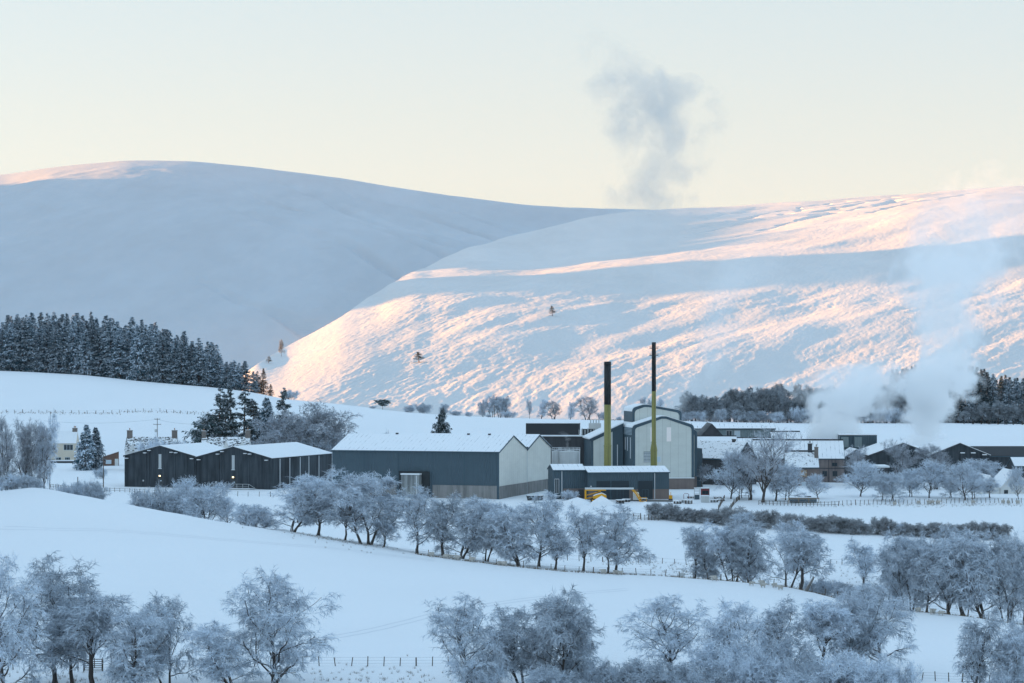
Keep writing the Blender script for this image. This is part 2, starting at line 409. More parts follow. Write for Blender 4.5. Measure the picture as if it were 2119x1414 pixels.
so.rotation_euler = (-to_sun).to_track_quat('-Z', 'Y').to_euler()
so.location = to_sun * 500
vs = SC.view_settings; vs.view_transform = 'Standard'; vs.look = 'None'; vs.gamma = 1; vs.exposure = 2.0
SC.cycles.use_denoising = True
try: SC.cycles.denoiser = 'OPENIMAGEDENOISE'; SC.cycles.denoising_input_passes = 'RGB_ALBEDO_NORMAL'; SC.cycles.denoising_prefilter = 'ACCURATE'
except Exception: pass
SC.cycles.volume_step_rate = 1.0; SC.cycles.volume_max_steps = 256
SC.cycles.max_bounces = 14; SC.cycles.diffuse_bounces = 3; SC.cycles.volume_bounces = 14; SC.cycles.transparent_max_bounces = 16
# ------------------------------------------------------------------ trees
def twig_mat(name, frost, bark, f=0.75):
    m = mat(name, frost, 0.8, 0, 0.2); t = NT(m)
    n = t.noise(t.coord((0.7, 0.7, 0.7)), 1, 4, 0.6); n2 = t.noise(t.coord(), 6, 2, 0.5)
    k = t.ramp(t.math('ADD', t.math('MULTIPLY', n, 0.6), t.math('MULTIPLY', n2, 0.4)), [(0.50 - 0.22 * f, (0, 0, 0)), (0.72 - 0.22 * f, (1, 1, 1))])
    oi = t.n('ShaderNodeObjectInfo'); hs_ = t.n('ShaderNodeHueSaturation'); t.l(t.math('ADD', t.math('MULTIPLY', oi.outputs['Random'], 0.34), 0.80), hs_.inputs['Value']); t.l(t.mix(k, bark, frost), hs_.inputs['Color']); t.base(hs_.outputs[0])
    return m
twig_mat('frosted_twig', (0.66, 0.73, 0.81), (0.10, 0.115, 0.14), 0.90)
twig_mat('grey_twig', (0.52, 0.56, 0.62), (0.17, 0.17, 0.18), 0.8)
twig_mat('hedge_twig', (0.52, 0.55, 0.59), (0.11, 0.105, 0.10), 0.62)
twig_mat('wood_twig', (0.40, 0.44, 0.48), (0.10, 0.11, 0.12), 0.62)
def bark_mat(name, col, snow):
    m = mat(name, col, 0.9, 0, 0.15); t = NT(m)
    n = t.noise(t.coord((1.2, 1.2, 0.5)), 1, 4, 0.6)
    g = t.n('ShaderNodeNewGeometry'); sx = t.n('ShaderNodeSeparateXYZ'); t.l(g.outputs['Normal'], sx.inputs[0])
    up = t.ramp(t.math('ADD', sx.outputs['Z'], t.math('MULTIPLY', n, 0.5)), [(0.62, (0, 0, 0)), (0.85, (1, 1, 1))])
    t.base(t.mix(t.math('MULTIPLY', up, snow), t.mix(n, tuple(c * 0.7 for c in col), tuple(c * 1.35 for c in col)), (0.72, 0.74, 0.76)))
    return m
bark_mat('bark', (0.075, 0.065, 0.06), 0.8)
bark_mat('pale_bark', (0.16, 0.15, 0.14), 0.7)
bark_mat('pine_bark', (0.11, 0.065, 0.045), 0.3)

def nrm(v): return v / (np.linalg.norm(v, axis=-1, keepdims=True) + 1e-9)
def grow(rng, o, d, L, K, wob, grav, r0, r1):
    """o,d (n,3), L (n,), -> polylines (n,K,3), radii (n,K)"""
    n = len(o); P = np.zeros((n, K, 3)); P[:, 0] = o; cur = d.copy()
    for k in range(1, K):
        g = grav[:, None] if hasattr(grav, '__len__') else grav
        cur = nrm(cur + rng.normal(0, wob, (n, 3)) + np.array([0, 0, 1.0]) * g)
        P[:, k] = P[:, k-1] + cur * (L / (K - 1))[:, None]
    t = np.linspace(0, 1, K)[None, :]
    Rr = np.asarray(r0)[..., None] * (1 - t) + np.asarray(r1)[..., None] * t if hasattr(r0, '__len__') else np.broadcast_to(r0 * (1 - t) + r1 * t, (n, K))
    return P, Rr
def spawn(rng, P, Rr, per, t0, t1, spread, up=0.0):
    """children starting along polylines"""
    n, K, _ = P.shape
    t = rng.uniform(t0, t1, (n, per)); f = t * (K - 1); i = np.clip(f.astype(int), 0, K - 2); u = (f - i)[..., None]
    idx = np.arange(n)[:, None]
    o = P[idx, i] * (1 - u) + P[idx, i + 1] * u; d = nrm(P[idx, i + 1] - P[idx, i])
    r = Rr[idx, i]
    q = rng.normal(0, 1, d.shape); q = nrm(q - (q * d).sum(-1, keepdims=True) * d)
    s = np.asarray(spread) + rng.normal(0, 0.12, t.shape)
    dd = nrm(d * np.cos(s)[..., None] + q * np.sin(s)[..., None] + np.array([0, 0, up]))
    return o.reshape(-1, 3), dd.reshape(-1, 3), t.reshape(-1), r.reshape(-1)
def tubes(P, Rr, ns):
    n, K, _ = P.shape
    T = np.zeros_like(P); T[:, 1:-1] = P[:, 2:] - P[:, :-2]; T[:, 0] = P[:, 1] - P[:, 0]; T[:, -1] = P[:, -1] - P[:, -2]; T = nrm(T)
    ref = np.where(np.abs(T[..., 2:3]) > 0.85, np.array([1.0, 0, 0]), np.array([0, 0, 1.0]))
    U = nrm(np.cross(T, ref)); W = np.cross(T, U)
    a = np.arange(ns) * 2 * np.pi / ns
    V = P[:, :, None, :] + (U[:, :, None, :] * np.cos(a)[None, None, :, None] + W[:, :, None, :] * np.sin(a)[None, None, :, None]) * Rr[:, :, None, None]
    base = (np.arange(n) * K * ns)[:, None, None]; k = (np.arange(K - 1) * ns)[None, :, None]; j = np.arange(ns)[None, None, :]; j2 = (j + 1) % ns
    Fq = np.stack([base + k + j, base + k + j2, base + k + ns + j2, base + k + ns + j], -1).reshape(-1, 4)
    return V.reshape(-1, 3), Fq
def ribbons(rng, P, wid):
    """flat tapering strips along polylines; returns quads"""
    n, K, _ = P.shape
    T = nrm(P[:, -1] - P[:, 0]); q = rng.normal(0, 1, T.shape); U = nrm(np.cross(T, q))
    wk = np.linspace(1, 0.25, K)[None, :, None] * np.asarray(wid)[:, None, None] * 0.5
    V = np.stack([P - U[:, None, :] * wk, P + U[:, None, :] * wk], 2)
    base = (np.arange(n) * K * 2)[:, None]; k = (np.arange(K - 1) * 2)[None, :]
    Fq = np.stack([base + k, base + k + 1, base + k + 3, base + k + 2], -1).reshape(-1, 4)
    return V.reshape(-1, 3), Fq
def cat(parts):
    Vs, Fs, b = [], [], 0
    for V, Fq in parts: Vs.append(V); Fs.append(Fq + b); b += len(V)
    return np.concatenate(Vs), np.concatenate(Fs)

def make_deciduous(seed, H=12.0, width=9.0, stems=1, habit='birch', ntw=7, tw=0.066, lean=0.0, base=0.12, bark='bark', twig='frosted_twig', cap=33000):
    """returns (trunk mesh, crown mesh, height, width)"""
    rng = np.random.default_rng(seed)
    weep = {'birch': -0.20, 'round': 0.02, 'upright': 0.10, 'bush': -0.02}[habit]
    o = rng.normal(0, 0.15 + 0.25 * (stems > 1), (stems, 3)); o[:, 2] = -0.3
    d = np.zeros((stems, 3)); d[:, 2] = 1
    if stems > 1:
        an = np.linspace(0, 2*np.pi, stems, endpoint=False) + rng.uniform(0, 1); tl = rng.uniform(0.12, 0.38, stems)
        if habit == 'upright': tl = tl * 0.45
        if habit == 'bush': tl = rng.uniform(0.3, 0.95, stems)
        d[:, 0] = np.cos(an) * tl; d[:, 1] = np.sin(an) * tl
    d[:, 0] += lean; d = nrm(d)
    Lt = H * rng.uniform(0.74, 0.88, stems); r0 = 0.019 * H / stems ** 0.4
    K0 = 10
    P0, R0 = grow(rng, o, d, Lt, K0, 0.10 if habit != 'bush' else 0.14, 0.05, np.full(stems, r0), np.full(stems, r0 * 0.22))
    R0[:, 0] *= 1.5
    # limbs
    per = {'birch': 20, 'round': 22, 'upright': 20, 'bush': 9}[habit]
    per = max(6, int(per / stems ** 0.5))
    t_ = base + 0.06 + (0.97 - base - 0.06) * ((np.arange(per) + rng.random((stems, per))) / per) ** 1.1
    o1, d1, t1, rr1 = spawn(rng, P0, R0, per, 0, 1, 0.5, 0.0)
    f = t_.reshape(-1) * (K0 - 1); i0 = np.clip(f.astype(int), 0, K0 - 2); u = (f - i0)[:, None]; idx = np.repeat(np.arange(stems), per)
    o1 = P0[idx, i0] * (1 - u) + P0[idx, i0 + 1] * u; rr1 = R0[idx, i0]; t1 = t_.reshape(-1)
    az = (np.arange(stems * per) * 2.4 + rng.normal(0, 0.5, stems * per)); inc = {'birch': 1.05, 'round': 1.1, 'upright': 0.62, 'bush': 0.9}[habit]
    inc = inc - 0.55 * t1 + rng.normal(0, 0.15, len(t1))
    d1 = np.stack([np.cos(az) * np.sin(inc), np.sin(az) * np.sin(inc), np.cos(inc)], -1)
    out = nrm(o1 * [1, 1, 0] + 1e-3) * (0.35 if stems > 1 else 0); d1 = nrm(d1 + out)
    env = np.sqrt(np.clip(1 - ((t1 - 0.48) / 0.66) ** 2, 0.08, 1))
    L1 = width * 0.56 * env * rng.uniform(0.84, 1.08, len(t1)) / (stems ** 0.3)
    P1, R1 = grow(rng, o1, d1, L1, 8, 0.20, 0.10 if habit != 'bush' else 0.04, rr1 * 0.5, rr1 * 0.10 + 0.012)
    # boughs
    o2, d2, t2, rr2 = spawn(rng, P1, R1, 8, 0.2, 1.0, 0.75, 0.12)
    L2 = np.repeat(L1, 8) * 0.42 * (1.15 - 0.5 * t2) * rng.uniform(0.7, 1.2, len(t2)) + 0.35
    P2, R2 = grow(rng, o2, d2, L2, 6, 0.20, weep * 0.25, rr2 * 0.5, np.full(len(rr2), 0.014))
    o3, d3, t3, rr3 = spawn(rng, P2, R2, 7, 0.15, 1.0, 0.75, 0.02)
    L3 = np.repeat(L2, 7) * 0.42 * rng.uniform(0.6, 1.2, len(t3)) + 0.22
    P3, R3 = grow(rng, o3, d3, L3, 5, 0.20, weep * 0.7, np.full(len(t3), 0.022), np.full(len(t3), 0.010))
    # twigs
    o4, d4, t4, _ = spawn(rng, P3, R3, ntw, 0.1, 1.0, 0.7, weep * 0.5)
    keep = rng.random(len(o4)) < (cap / max(cap, len(o4)))
    o4, d4 = o4[keep], d4[keep]
    L4 = rng.uniform(0.28, 0.75, len(o4)) * (1.15 if habit == 'birch' else 0.9) * (H / 12) ** 0.5
    P4, _ = grow(rng, o4, d4, L4, 3, 0.16, weep * 1.1, 0.01, 0.01)
    b2 = (rr2 * 0.5 > 0.020) & (rng.random(len(rr2)) < (0.0 if habit == 'bush' else 0.38))
    tv = [tubes(P0, R0, 8), tubes(P1, R1 * 1.1, 6)] + ([tubes(P2[b2], np.maximum(R2[b2], 0.03), 4)] if b2.any() else [])
    cv = [tubes(P2[~b2], np.maximum(R2[~b2], 0.016), 4), ribbons(rng, P3, np.full(len(P3), tw * 1.25)), ribbons(rng, P4, rng.uniform(0.6, 1.25, len(P4)) * tw)]
    T = cat(tv); C = cat(cv)
    pts = P4[:, -1]
    h = np.percentile(pts[:, 2], 99.6); x0, x1 = np.percentile(pts[:, 0], [1.0, 99.0])
    def mk(name, VF, m):
        ob = mesh_np(name, VF[0], VF[1], M[m], None, smooth=(name == 'trunk')); me = ob.data; bpy.data.objects.remove(ob); return me
    return dict(parts=[('trunk', mk('trunk', T, bark)), ('crown', mk('crown', C, twig))], h=h, w=x1 - x0, cx=(x0 + x1) / 2)

def needle_mat(name, dark, snow, amount, lit=None):
    m = mat(name, dark, 0.85, 0, 0.15); t = NT(m)
    a = t.n('ShaderNodeAttribute'); a.attribute_name = 'snow'
    n = t.noise(t.coord((0.9, 0.9, 0.9)), 1, 3, 0.6)
    k = t.ramp(t.math('ADD', a.outputs['Fac'], t.math('MULTIPLY', n, 0.5)), [(1.05 - amount, (0, 0, 0)), (1.25 - amount, (1, 1, 1))])
    n2 = t.noise(t.coord((3, 3, 3)), 1, 2, 0.5)
    oi = t.n('ShaderNodeObjectInfo'); hs_ = t.n('ShaderNodeHueSaturation'); t.l(t.math('ADD', t.math('MULTIPLY', oi.outputs['Random'], 0.6), 0.72), hs_.inputs['Value']); t.l(t.mix(k, t.mix(n2, tuple(c * 0.6 for c in dark), tuple(c * 1.5 for c in dark)), snow), hs_.inputs['Color']); t.base(hs_.outputs[0])
    return m
needle_mat('spruce_needles', (0.026, 0.062, 0.082), (0.58, 0.65, 0.72), 0.56)
needle_mat('pine_needles', (0.045, 0.070, 0.072), (0.46, 0.50, 0.54), 0.42)
needle_mat('larch_needles', (0.16, 0.075, 0.04), (0.30, 0.20, 0.14), 0.25)
needle_mat('dark_needles', (0.018, 0.040, 0.048), (0.45, 0.48, 0.50), 0.22)

def make_conifer(seed, H=22.0, width=7.5, nb=300, start=0.04, needles='spruce_needles', droop=0.25, sparse=1.0, bark='pine_bark', gaps=0.0, top=0.0):
    rng = np.random.default_rng(seed)
    P0, R0 = grow(rng, np.array([[0, 0, -0.4]]), np.array([[0, 0, 1.0]]), np.array([H]), 10, 0.012, 0.3, 0.011 * H + 0.04, 0.02)
    t = start + (1 - start) * rng.random(nb) ** 0.92; t = np.sort(t)
    if gaps: t = t[(np.sin(t * 40 + seed) + rng.normal(0, 0.6, len(t))) > -1 + gaps]
    n = len(t); az = rng.uniform(0, 2*np.pi, n)
    o = np.zeros((n, 3)); o[:, 2] = -0.4 + t * H
    for k in (0, 1): o[:, k] = np.interp(t, np.linspace(0, 1, 10), P0[0, :, k])
    prof = np.clip((1 - t) * 1.25, 0.02, 1) ** 0.8 * (0.6 + 0.4 * np.clip((t - start) / 0.15, 0, 1))
    if top: prof = np.sin(np.clip((t - start) / (1 - start) * 0.85 + 0.15, 0, 1) * np.pi) ** 0.7
    L = width * 0.52 * prof * rng.uniform(0.72, 1.18, n) + 0.15
    up = 0.35 * (t - 0.45) + rng.normal(0, 0.07, n)
    d = nrm(np.stack([np.cos(az), np.sin(az), up - droop * 0.4], -1))
    P1, R1 = grow(rng, o, d, L, 6, 0.06, -droop * 0.30 * (1 - t) , np.full(n, 0.05), np.full(n, 0.015))
    # sprays: flat leaf-shaped clusters along each bough, upper ones snow-laden, hanging ones dark
    per = int(22 * sparse)
    o2, d2, t2, _ = spawn(rng, P1, R1, per, 0.12, 1.0, 0.85, 0.0)
    m = len(o2); LL = np.repeat(L, per)
    hang = rng.random(m) < 0.45
    d2[hang, 2] -= 0.9; d2[~hang, 2] *= 0.4; d2 = nrm(d2)
    ln = (0.42 + 0.20 * LL * (1 - 0.5 * t2)) * rng.uniform(0.6, 1.3, m); wd = ln * rng.uniform(0.26, 0.5, m)
    side = nrm(np.cross(d2, np.where(hang[:, None], rng.normal(0, 1, (m, 3)), np.array([[0, 0, 1.0]]) + rng.normal(0, 0.35, (m, 3)))))
    mid = o2 + d2 * (ln * 0.55)[:, None]; tip = o2 + d2 * ln[:, None] - np.array([0, 0, 0.12]) * ln[:, None]
    V = np.stack([o2, mid + side * wd[:, None] * 0.5, tip, mid - side * wd[:, None] * 0.5], 1).reshape(-1, 3)
    Fq = np.arange(4 * m).reshape(m, 4)
    sn = np.where(hang, rng.uniform(0, 0.35, m), rng.uniform(0.3, 1.0, m)); bo = np.repeat(rng.normal(0, 0.18, n), per)
    sn = np.repeat(sn + bo, 4)
    tubV, tubF = tubes(P1, R1, 3)
    C = cat([(V, Fq), (tubV, tubF)]); sn = np.concatenate([sn, np.zeros(len(tubV))])
    def mk(name, VF, mm, at=None, sm=False):
        ob = mesh_np(name, VF[0], VF[1], M[mm], None, smooth=sm, attrs=at); me = ob.data; bpy.data.objects.remove(ob); return me
    w0, w1 = np.percentile(tip[:, 0], [1, 99])
    return dict(parts=[('trunk', mk('trunk', tubes(P0, R0, 7), bark, None, True)), ('crown', mk('crown', C, needles, {'snow': sn}))], h=H - 0.2, w=w1 - w0, cx=0)

def plant(proto, name, px, D, h, w=None, label=None, cat='tree', group=None, dz=0.0, rz=None, flip=False):
    """one tree: an Empty at its foot with trunk and crown"""
    x, y, z = spot(px, D, dz)
    e = empty(name, (x, y, z)); s = h / proto['h']; sx = (w / proto['w']) if w else s
    sx = min(max(sx, s * 0.55), s * 1.7)
    e.rotation_euler = (0, 0, rz or 0); e.scale = ((-sx if flip else sx), sx, s)
    tag(e, label, cat, group)
    for nm, me in proto['parts']:
        o = bpy.data.objects.new(nm, me); link(o, e)
    return e
# ------------------------------------------------------------------ building materials
def clad(name, col, rib=0.0, axis=0, streak=0.0, dark=(0.02, 0.03, 0.035), rough=0.6, joint=0.0, metal=0.0):
    m = mat(name, col, rough, metal, 0.35); t = NT(m)
    v = t.coord((1, 1, 1)); sp = t.n('ShaderNodeSeparateXYZ'); t.l(v, sp.inputs[0]); u = sp.outputs[axis]
    c = t.mix(t.noise(t.coord((0.25, 0.25, 0.6)), 1, 4, 0.6), tuple(x * 0.86 for x in col), tuple(min(1, x * 1.14) for x in col))
    if streak:
        n = t.noise(t.coord((1.1, 1.1, 0.10)), 1, 5, 0.65); n2 = t.noise(t.coord((0.12, 0.12, 0.10)), 1, 3, 0.6)
        k = t.ramp(t.math('ADD', t.math('MULTIPLY', n, 0.6), t.math('MULTIPLY', n2, 0.4)), [(0.42, (0, 0, 0)), (0.62, (1, 1, 1))])
        c = t.mix(t.math('MULTIPLY', k, streak), c, dark)
    if joint:
        fr = t.math('FRACT', t.math('DIVIDE', u, joint)); k = t.math('LESS_THAN', fr, 0.035)
        c = t.mix(t.math('MULTIPLY', k, 0.55), c, tuple(x * 0.45 for x in col))
    t.base(c)
    if rib:
        h = t.math('SINE', t.math('MULTIPLY', u, 2 * math.pi / rib)); t.bump(h, 0.9, 0.05)
    return m
clad('slate_cladding', (0.062, 0.098, 0.122), rib=0.5, joint=0, streak=0.25, dark=(0.04, 0.065, 0.08))
clad('slate_cladding_side', (0.062, 0.098, 0.122), rib=0.5, axis=1)
clad('pale_cladding', (0.58, 0.60, 0.56), axis=0, joint=2.1, streak=0.08, dark=(0.5, 0.5, 0.48))
clad('pale_gable', (0.68, 0.68, 0.63), axis=1, joint=1.6, streak=0.08, dark=(0.5, 0.5, 0.48))
clad('slate_trim', (0.05, 0.085, 0.11))
clad('black_render', (0.055, 0.067, 0.078), streak=0.92, dark=(0.014, 0.018, 0.022), rough=0.9)
clad('concrete_front', (0.27, 0.26, 0.25), streak=0.6, dark=(0.07, 0.075, 0.08), rough=0.9)
clad('dock_door', (0.36, 0.38, 0.38), streak=0.75, dark=(0.07, 0.08, 0.085))
clad('pebble_wall', (0.20, 0.16, 0.145), streak=0.35, dark=(0.07, 0.06, 0.06), rough=0.95)
clad('stained_wall', (0.24, 0.20, 0.19), streak=0.7, dark=(0.03, 0.035, 0.04), rough=0.95)
clad('dark_stone', (0.07, 0.072, 0.078), streak=0.5, dark=(0.025, 0.028, 0.03), rough=0.95)
clad('chimney_stone', (0.22, 0.19, 0.17), streak=0.4, dark=(0.06, 0.05, 0.05), rough=0.95)
clad('cream_render', (0.60, 0.53, 0.43), streak=0.1, dark=(0.4, 0.35, 0.28), rough=0.9)
clad('white_render', (0.66, 0.66, 0.64), streak=0.15, dark=(0.4, 0.4, 0.4), rough=0.9)
clad('brown_timber', (0.22, 0.13, 0.095), rib=0.18, rough=0.9, streak=0.3, dark=(0.10, 0.06, 0.05))
clad('grey_cladding', (0.20, 0.25, 0.26), rib=0.6, streak=0.2, dark=(0.12, 0.15, 0.16))
clad('olive_paint', (0.25, 0.235, 0.075), streak=0.18, dark=(0.24, 0.22, 0.05), rough=0.45)
clad('black_paint', (0.012, 0.015, 0.018), rough=0.6)
clad('roller_door', (0.035, 0.05, 0.062), rib=0.22, axis=2)
clad('tank_steel', (0.50, 0.52, 0.52), streak=0.3, dark=(0.25, 0.27, 0.28), rough=0.45)
clad('slate_roof', (0.035, 0.038, 0.042), rough=0.8)
mat('white_pipe', (0.62, 0.64, 0.66), 0.6); mat('dark_glass', (0.02, 0.035, 0.045), 0.15, 0, 0.5); mat('pale_glass', (0.50, 0.60, 0.66), 0.2, 0, 0.5)
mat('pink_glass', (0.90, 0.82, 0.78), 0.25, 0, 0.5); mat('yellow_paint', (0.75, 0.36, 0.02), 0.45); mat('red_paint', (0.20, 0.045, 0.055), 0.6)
mat('rubber', (0.02, 0.02, 0.02), 0.8); mat('dark_metal', (0.05, 0.055, 0.06), 0.5); mat('wood_post', (0.12, 0.10, 0.085), 0.9); mat('pale_wood', (0.34, 0.24, 0.15), 0.9)
mat('wool', (0.44, 0.41, 0.37), 0.95); mat('grit', (0.16, 0.15, 0.14), 0.95); mat('clay_pot', (0.35, 0.18, 0.10), 0.9); mat('wire_metal', (0.18, 0.19, 0.20), 0.6)
snow_mat('snow_clean', sc=2, bump=0.1)
lm = mat('lamp_glow', (1, 0.75, 0.4)); lm.node_tree.nodes['Principled BSDF'].inputs['Emission Color'].default_value = (1, 0.72, 0.35, 1); lm.node_tree.nodes['Principled BSDF'].inputs['Emission Strength'].default_value = 1.1
def ribbed_snow(name, rib, axis, col=(0.84, 0.86, 0.88), dcol=(0.10, 0.12, 0.14), amt=0.4, patch=0.0):
    m = mat(name, col, 0.75, 0, 0.2); t = NT(m)
    sp = t.n('ShaderNodeSeparateXYZ'); t.l(t.coord(), sp.inputs[0])
    s = t.math('FRACT', t.math('DIVIDE', sp.outputs[axis], rib)); k = t.math('LESS_THAN', s, 0.12)
    n = t.noise(t.coord((0.5, 0.5, 0.5)), 1, 4, 0.6); f = t.ramp(n, [(0.50, (0, 0, 0)), (0.66, (1, 1, 1))])
    c = t.mix(t.math('MULTIPLY', t.math('MULTIPLY', k, f), amt), col, dcol)
    c = t.mix(t.math('MULTIPLY', k, 0.10), c, (0.5, 0.52, 0.55))
    if patch:
        n2 = t.noise(t.coord((1.2, 1.2, 2.2)), 1, 5, 0.7); g = t.ramp(n2, [(0.60 - patch * 0.2, (0, 0, 0)), (0.66 - patch * 0.2, (1, 1, 1))])
        c = t.mix(g, c, (0.035, 0.038, 0.042))
    t.base(c); t.bump(n, 0.15, 0.2)
    return m
ribbed_snow('roof_ribs_x', 1.2, 0, amt=0.65); ribbed_snow('roof_ribs_y', 1.2, 1); ribbed_snow('roof_ribs_thin', 1.4, 0, amt=0.95, dcol=(0.07, 0.08, 0.09))
ribbed_snow('roof_patchy', 0.5, 0, patch=0.55); ribbed_snow('roof_dusted', 0.5, 0, patch=0.12)

def at_px(name, px, D, z=0.0, th=0.0):
    return empty(name, (wx(px, D), D, z), R(-th))
def roof_x(root, L0, L1, w, he, hr, mt, th=0.28, oh=0.35, y0=0.0, trim='slate_trim', split=0.5, name='roof', ridge=None):
    """ridge along x, between x=L0..L1"""
    ym = y0 + w * split; m = MB()
    sl = (hr - he) / (ym - y0); e0 = he - sl * oh; sr = (hr - he) / (y0 + w - ym); e1 = he - sr * oh
    m.prismx([(y0 - oh, e0 + 0.02), (ym, hr + 0.02), (y0 + w + oh, e1 + 0.02), (y0 + w + oh, e1 + th), (ym, hr + th + 0.03), (y0 - oh, e0 + th)], L0 - oh * 0.4, L1 + oh * 0.4)
    r = m.build(name, M[mt], root)
    if ridge:
        k = MB(); k.box(L0 - 0.1, L1 + 0.1, ym - 0.2, ym + 0.2, hr + th + 0.034 - 0.1, hr + th + 0.034 + ridge); k.build('ridge_cap', M['slate_roof'], r)
    if trim:
        k = MB(); k.prismx([(y0 - oh - 0.06, e0 - 0.16), (y0 - oh - 0.003, e0 - 0.16), (y0 - oh - 0.003, e0 + th * 0.6), (y0 - oh - 0.06, e0 + th * 0.6)], L0 - oh * 0.4, L1 + oh * 0.4); k.build('gutter', M[trim], r)
        for xx in (L0 - oh * 0.4 - 0.08, L1 + oh * 0.4 + 0.003):
            k = MB(); k.prismx([(y0 - oh, e0 - 0.22), (ym, hr - 0.2), (y0 + w + oh, e1 - 0.22), (y0 + w + oh, e1 + th * 0.55), (ym, hr + th * 0.55), (y0 - oh, e0 + th * 0.55)], xx, xx + 0.077); k.build('verge', M[trim], r)
    return r
def roof_y(root, x0, x1, L, he, hr, mt, th=0.28, oh=0.35, trim='slate_trim', he1=None, yb=0.0):
    """ridge along y; gable faces the camera"""
    he1 = he if he1 is None else he1
    xm = (x0 + x1) / 2; s0 = (hr - he) / (xm - x0); s1 = (hr - he1) / (x1 - xm); e0 = he - s0 * oh; e1 = he1 - s1 * oh; m = MB()
    m.prism([(x0 - oh, e0 + 0.02), (x0 - oh, e0 + th), (xm, hr + th + 0.03), (x1 + oh, e1 + th), (x1 + oh, e1 + 0.02), (xm, hr + 0.02)], yb - 0.15, yb + L + 0.15)
    r = m.build('roof', M[mt], root)
    if trim:
        k = MB(); k.prism([(x0 - oh, e0 - 0.25), (x0 - oh, e0 + th * 0.5), (xm, hr + th * 0.5), (x1 + oh, e1 + th * 0.5), (x1 + oh, e1 - 0.25), (xm, hr - 0.25)], yb - 0.23, yb - 0.153); k.build('verge', M[trim], r)
    return r
def body_x(root, L0, L1, w, he, hr, front, gable, y0=0.0, split=0.5, zb=-1.5, name='wall'):
    m = MB(); ym = y0 + w * split; m.prismx([(y0, zb), (y0 + w, zb), (y0 + w, he), (ym, hr), (y0, he)], L0, L1)
    o = m.build(name, [M[front], M[gable]], root)
    o.data.polygons[0].material_index = 1; o.data.polygons[1].material_index = 1
    return o
def body_y(root, x0, x1, L, he, hr, mt, he1=None, zb=-1.5, name='wall', y0=0.0):
    he1 = he if he1 is None else he1
    m = MB(); m.prism([(x0, zb), (x0, he), ((x0 + x1) / 2, hr), (x1, he1), (x1, zb)][::-1], y0, y0 + L)
    return m.build(name, M[mt], root)
def window(root, x0, x1, z0, z1, y=0.0, frame='white_pipe', glass='dark_glass', bars=1, name='window', fw=0.09):
    m = MB(); f = y - 0.06
    m.box(x0, x1, f, y - 0.003, z0, z0 + fw).box(x0, x1, f, y - 0.003, z1 - fw, z1).box(x0, x0 + fw, f, y - 0.003, z0 + fw, z1 - fw).box(x1 - fw, x1, f, y - 0.003, z0 + fw, z1 - fw)
    for k in range(bars):
        xc = x0 + (x1 - x0) * (k + 1) / (bars + 1); m.box(xc - fw * 0.4, xc + fw * 0.4, f + 0.003, y - 0.003, z0 + fw, z1 - fw)
    o = m.build(name, M[frame], root)
    part('pane', M[glass], o, (x0 + fw, x1 - fw, y - 0.03, y - 0.004, z0 + fw, z1 - fw))
    return o
def chimney_stack(root, x, y, z0, z1, w=0.9, d=0.6, pots=2, mt='chimney_stone', pot='clay_pot'):
    o = part('chimney', M[mt], root, (x - w/2, x + w/2, y - d/2, y + d/2, z0, z1), (x - w/2 - 0.08, x + w/2 + 0.08, y - d/2 - 0.08, y + d/2 + 0.08, z1 + 0.002, z1 + 0.16))
    part('snow_cap', M['snow_clean'], o, (x - w/2 - 0.05, x + w/2 + 0.05, y - d/2 - 0.05, y + d/2 + 0.05, z1 + 0.163, z1 + 0.27))
    for k in range(pots):
        m = MB(); m.lathe([(0.15, z1 + 0.272), (0.13, z1 + 0.75), (0.17, z1 + 0.78), (0.17, z1 + 0.85)], 10, x + (k - (pots - 1) / 2) * 0.42, y); m.build('chimney_pot', M[pot], o)
    return o

# ---- long slate warehouse with the pale gable, and its twin behind
W1 = at_px('warehouse', 1033, 588, 0.0, 18); tag(W1, 'long slate-blue warehouse with snowy roof, pale gable end and grey concrete base', 'warehouse')
Lw = 43.7
body_x(W1, -Lw, 0, 22.2, 11.4, 15.0, 'slate_cladding', 'pale_gable')
roof_x(W1, -Lw, 0, 22.2, 11.4, 15.0, 'roof_ribs_x', th=0.18)
for a, b in ((-43.69, -34.75), (-34.65, -26.65), (-17.2, -9.05), (-8.95, -0.6)): part('plinth', M['concrete_front'], W1, (a, b, -0.12, -0.003, -1.5, 3.1))

part('gable_plinth', M['concrete_front'], W1, (0.003, 0.14, 0.1, 22.1, -1.5, 3.0))
for x in (-35.2, -26.2, -17.3, -8.9): part('cover_strip', M['slate_trim'], W1, (x - 0.09, x + 0.09, -0.05, -0.004, 3.12, 11.2))
part('corner_trim', M['slate_trim'], W1, (-0.55, 0.03, -0.16, -0.125, -1.2, 11.2))
clad('recess_shade', (0.02, 0.026, 0.03))
rc = part('loading_bay', M['recess_shade'], W1, (-25.9, -17.9, -0.34, -0.125, -1.5, 6.4))  # flat dark panel; its colour stands in for the shade inside the bay
part('door', M['dock_door'], rc, (-24.7, -20.0, -2.0, -0.345, -1.5, 5.6)); part('door_canopy', M['snow_clean'], rc, (-24.8, -19.9, -2.2, -0.345, 5.603, 5.9))
part('door_leaf', M['white_pipe'], rc, (-20.8, -20.6, -2.06, -2.003, -1.0, 5.4))
for x in (-31.0, -12.0, -6.5):
    part('roof_vent', M['dark_metal'], W1, (x, x + 0.6, 10.8, 11.4, 15.1, 15.5))
W2 = empty('warehouse', W1.location, W1.rotation_euler[2]); tag(W2, 'rear warehouse whose pale gable shows right of the long slate-blue one', 'warehouse')
body_x(W2, -Lw + 3, -0.3, 20.4, 11.2, 14.5, 'slate_cladding', 'pale_gable', y0=23.3)
roof_x(W2, -Lw + 3, -0.3, 20.4, 11.2, 14.5, 'roof_ribs_x', y0=23.3)
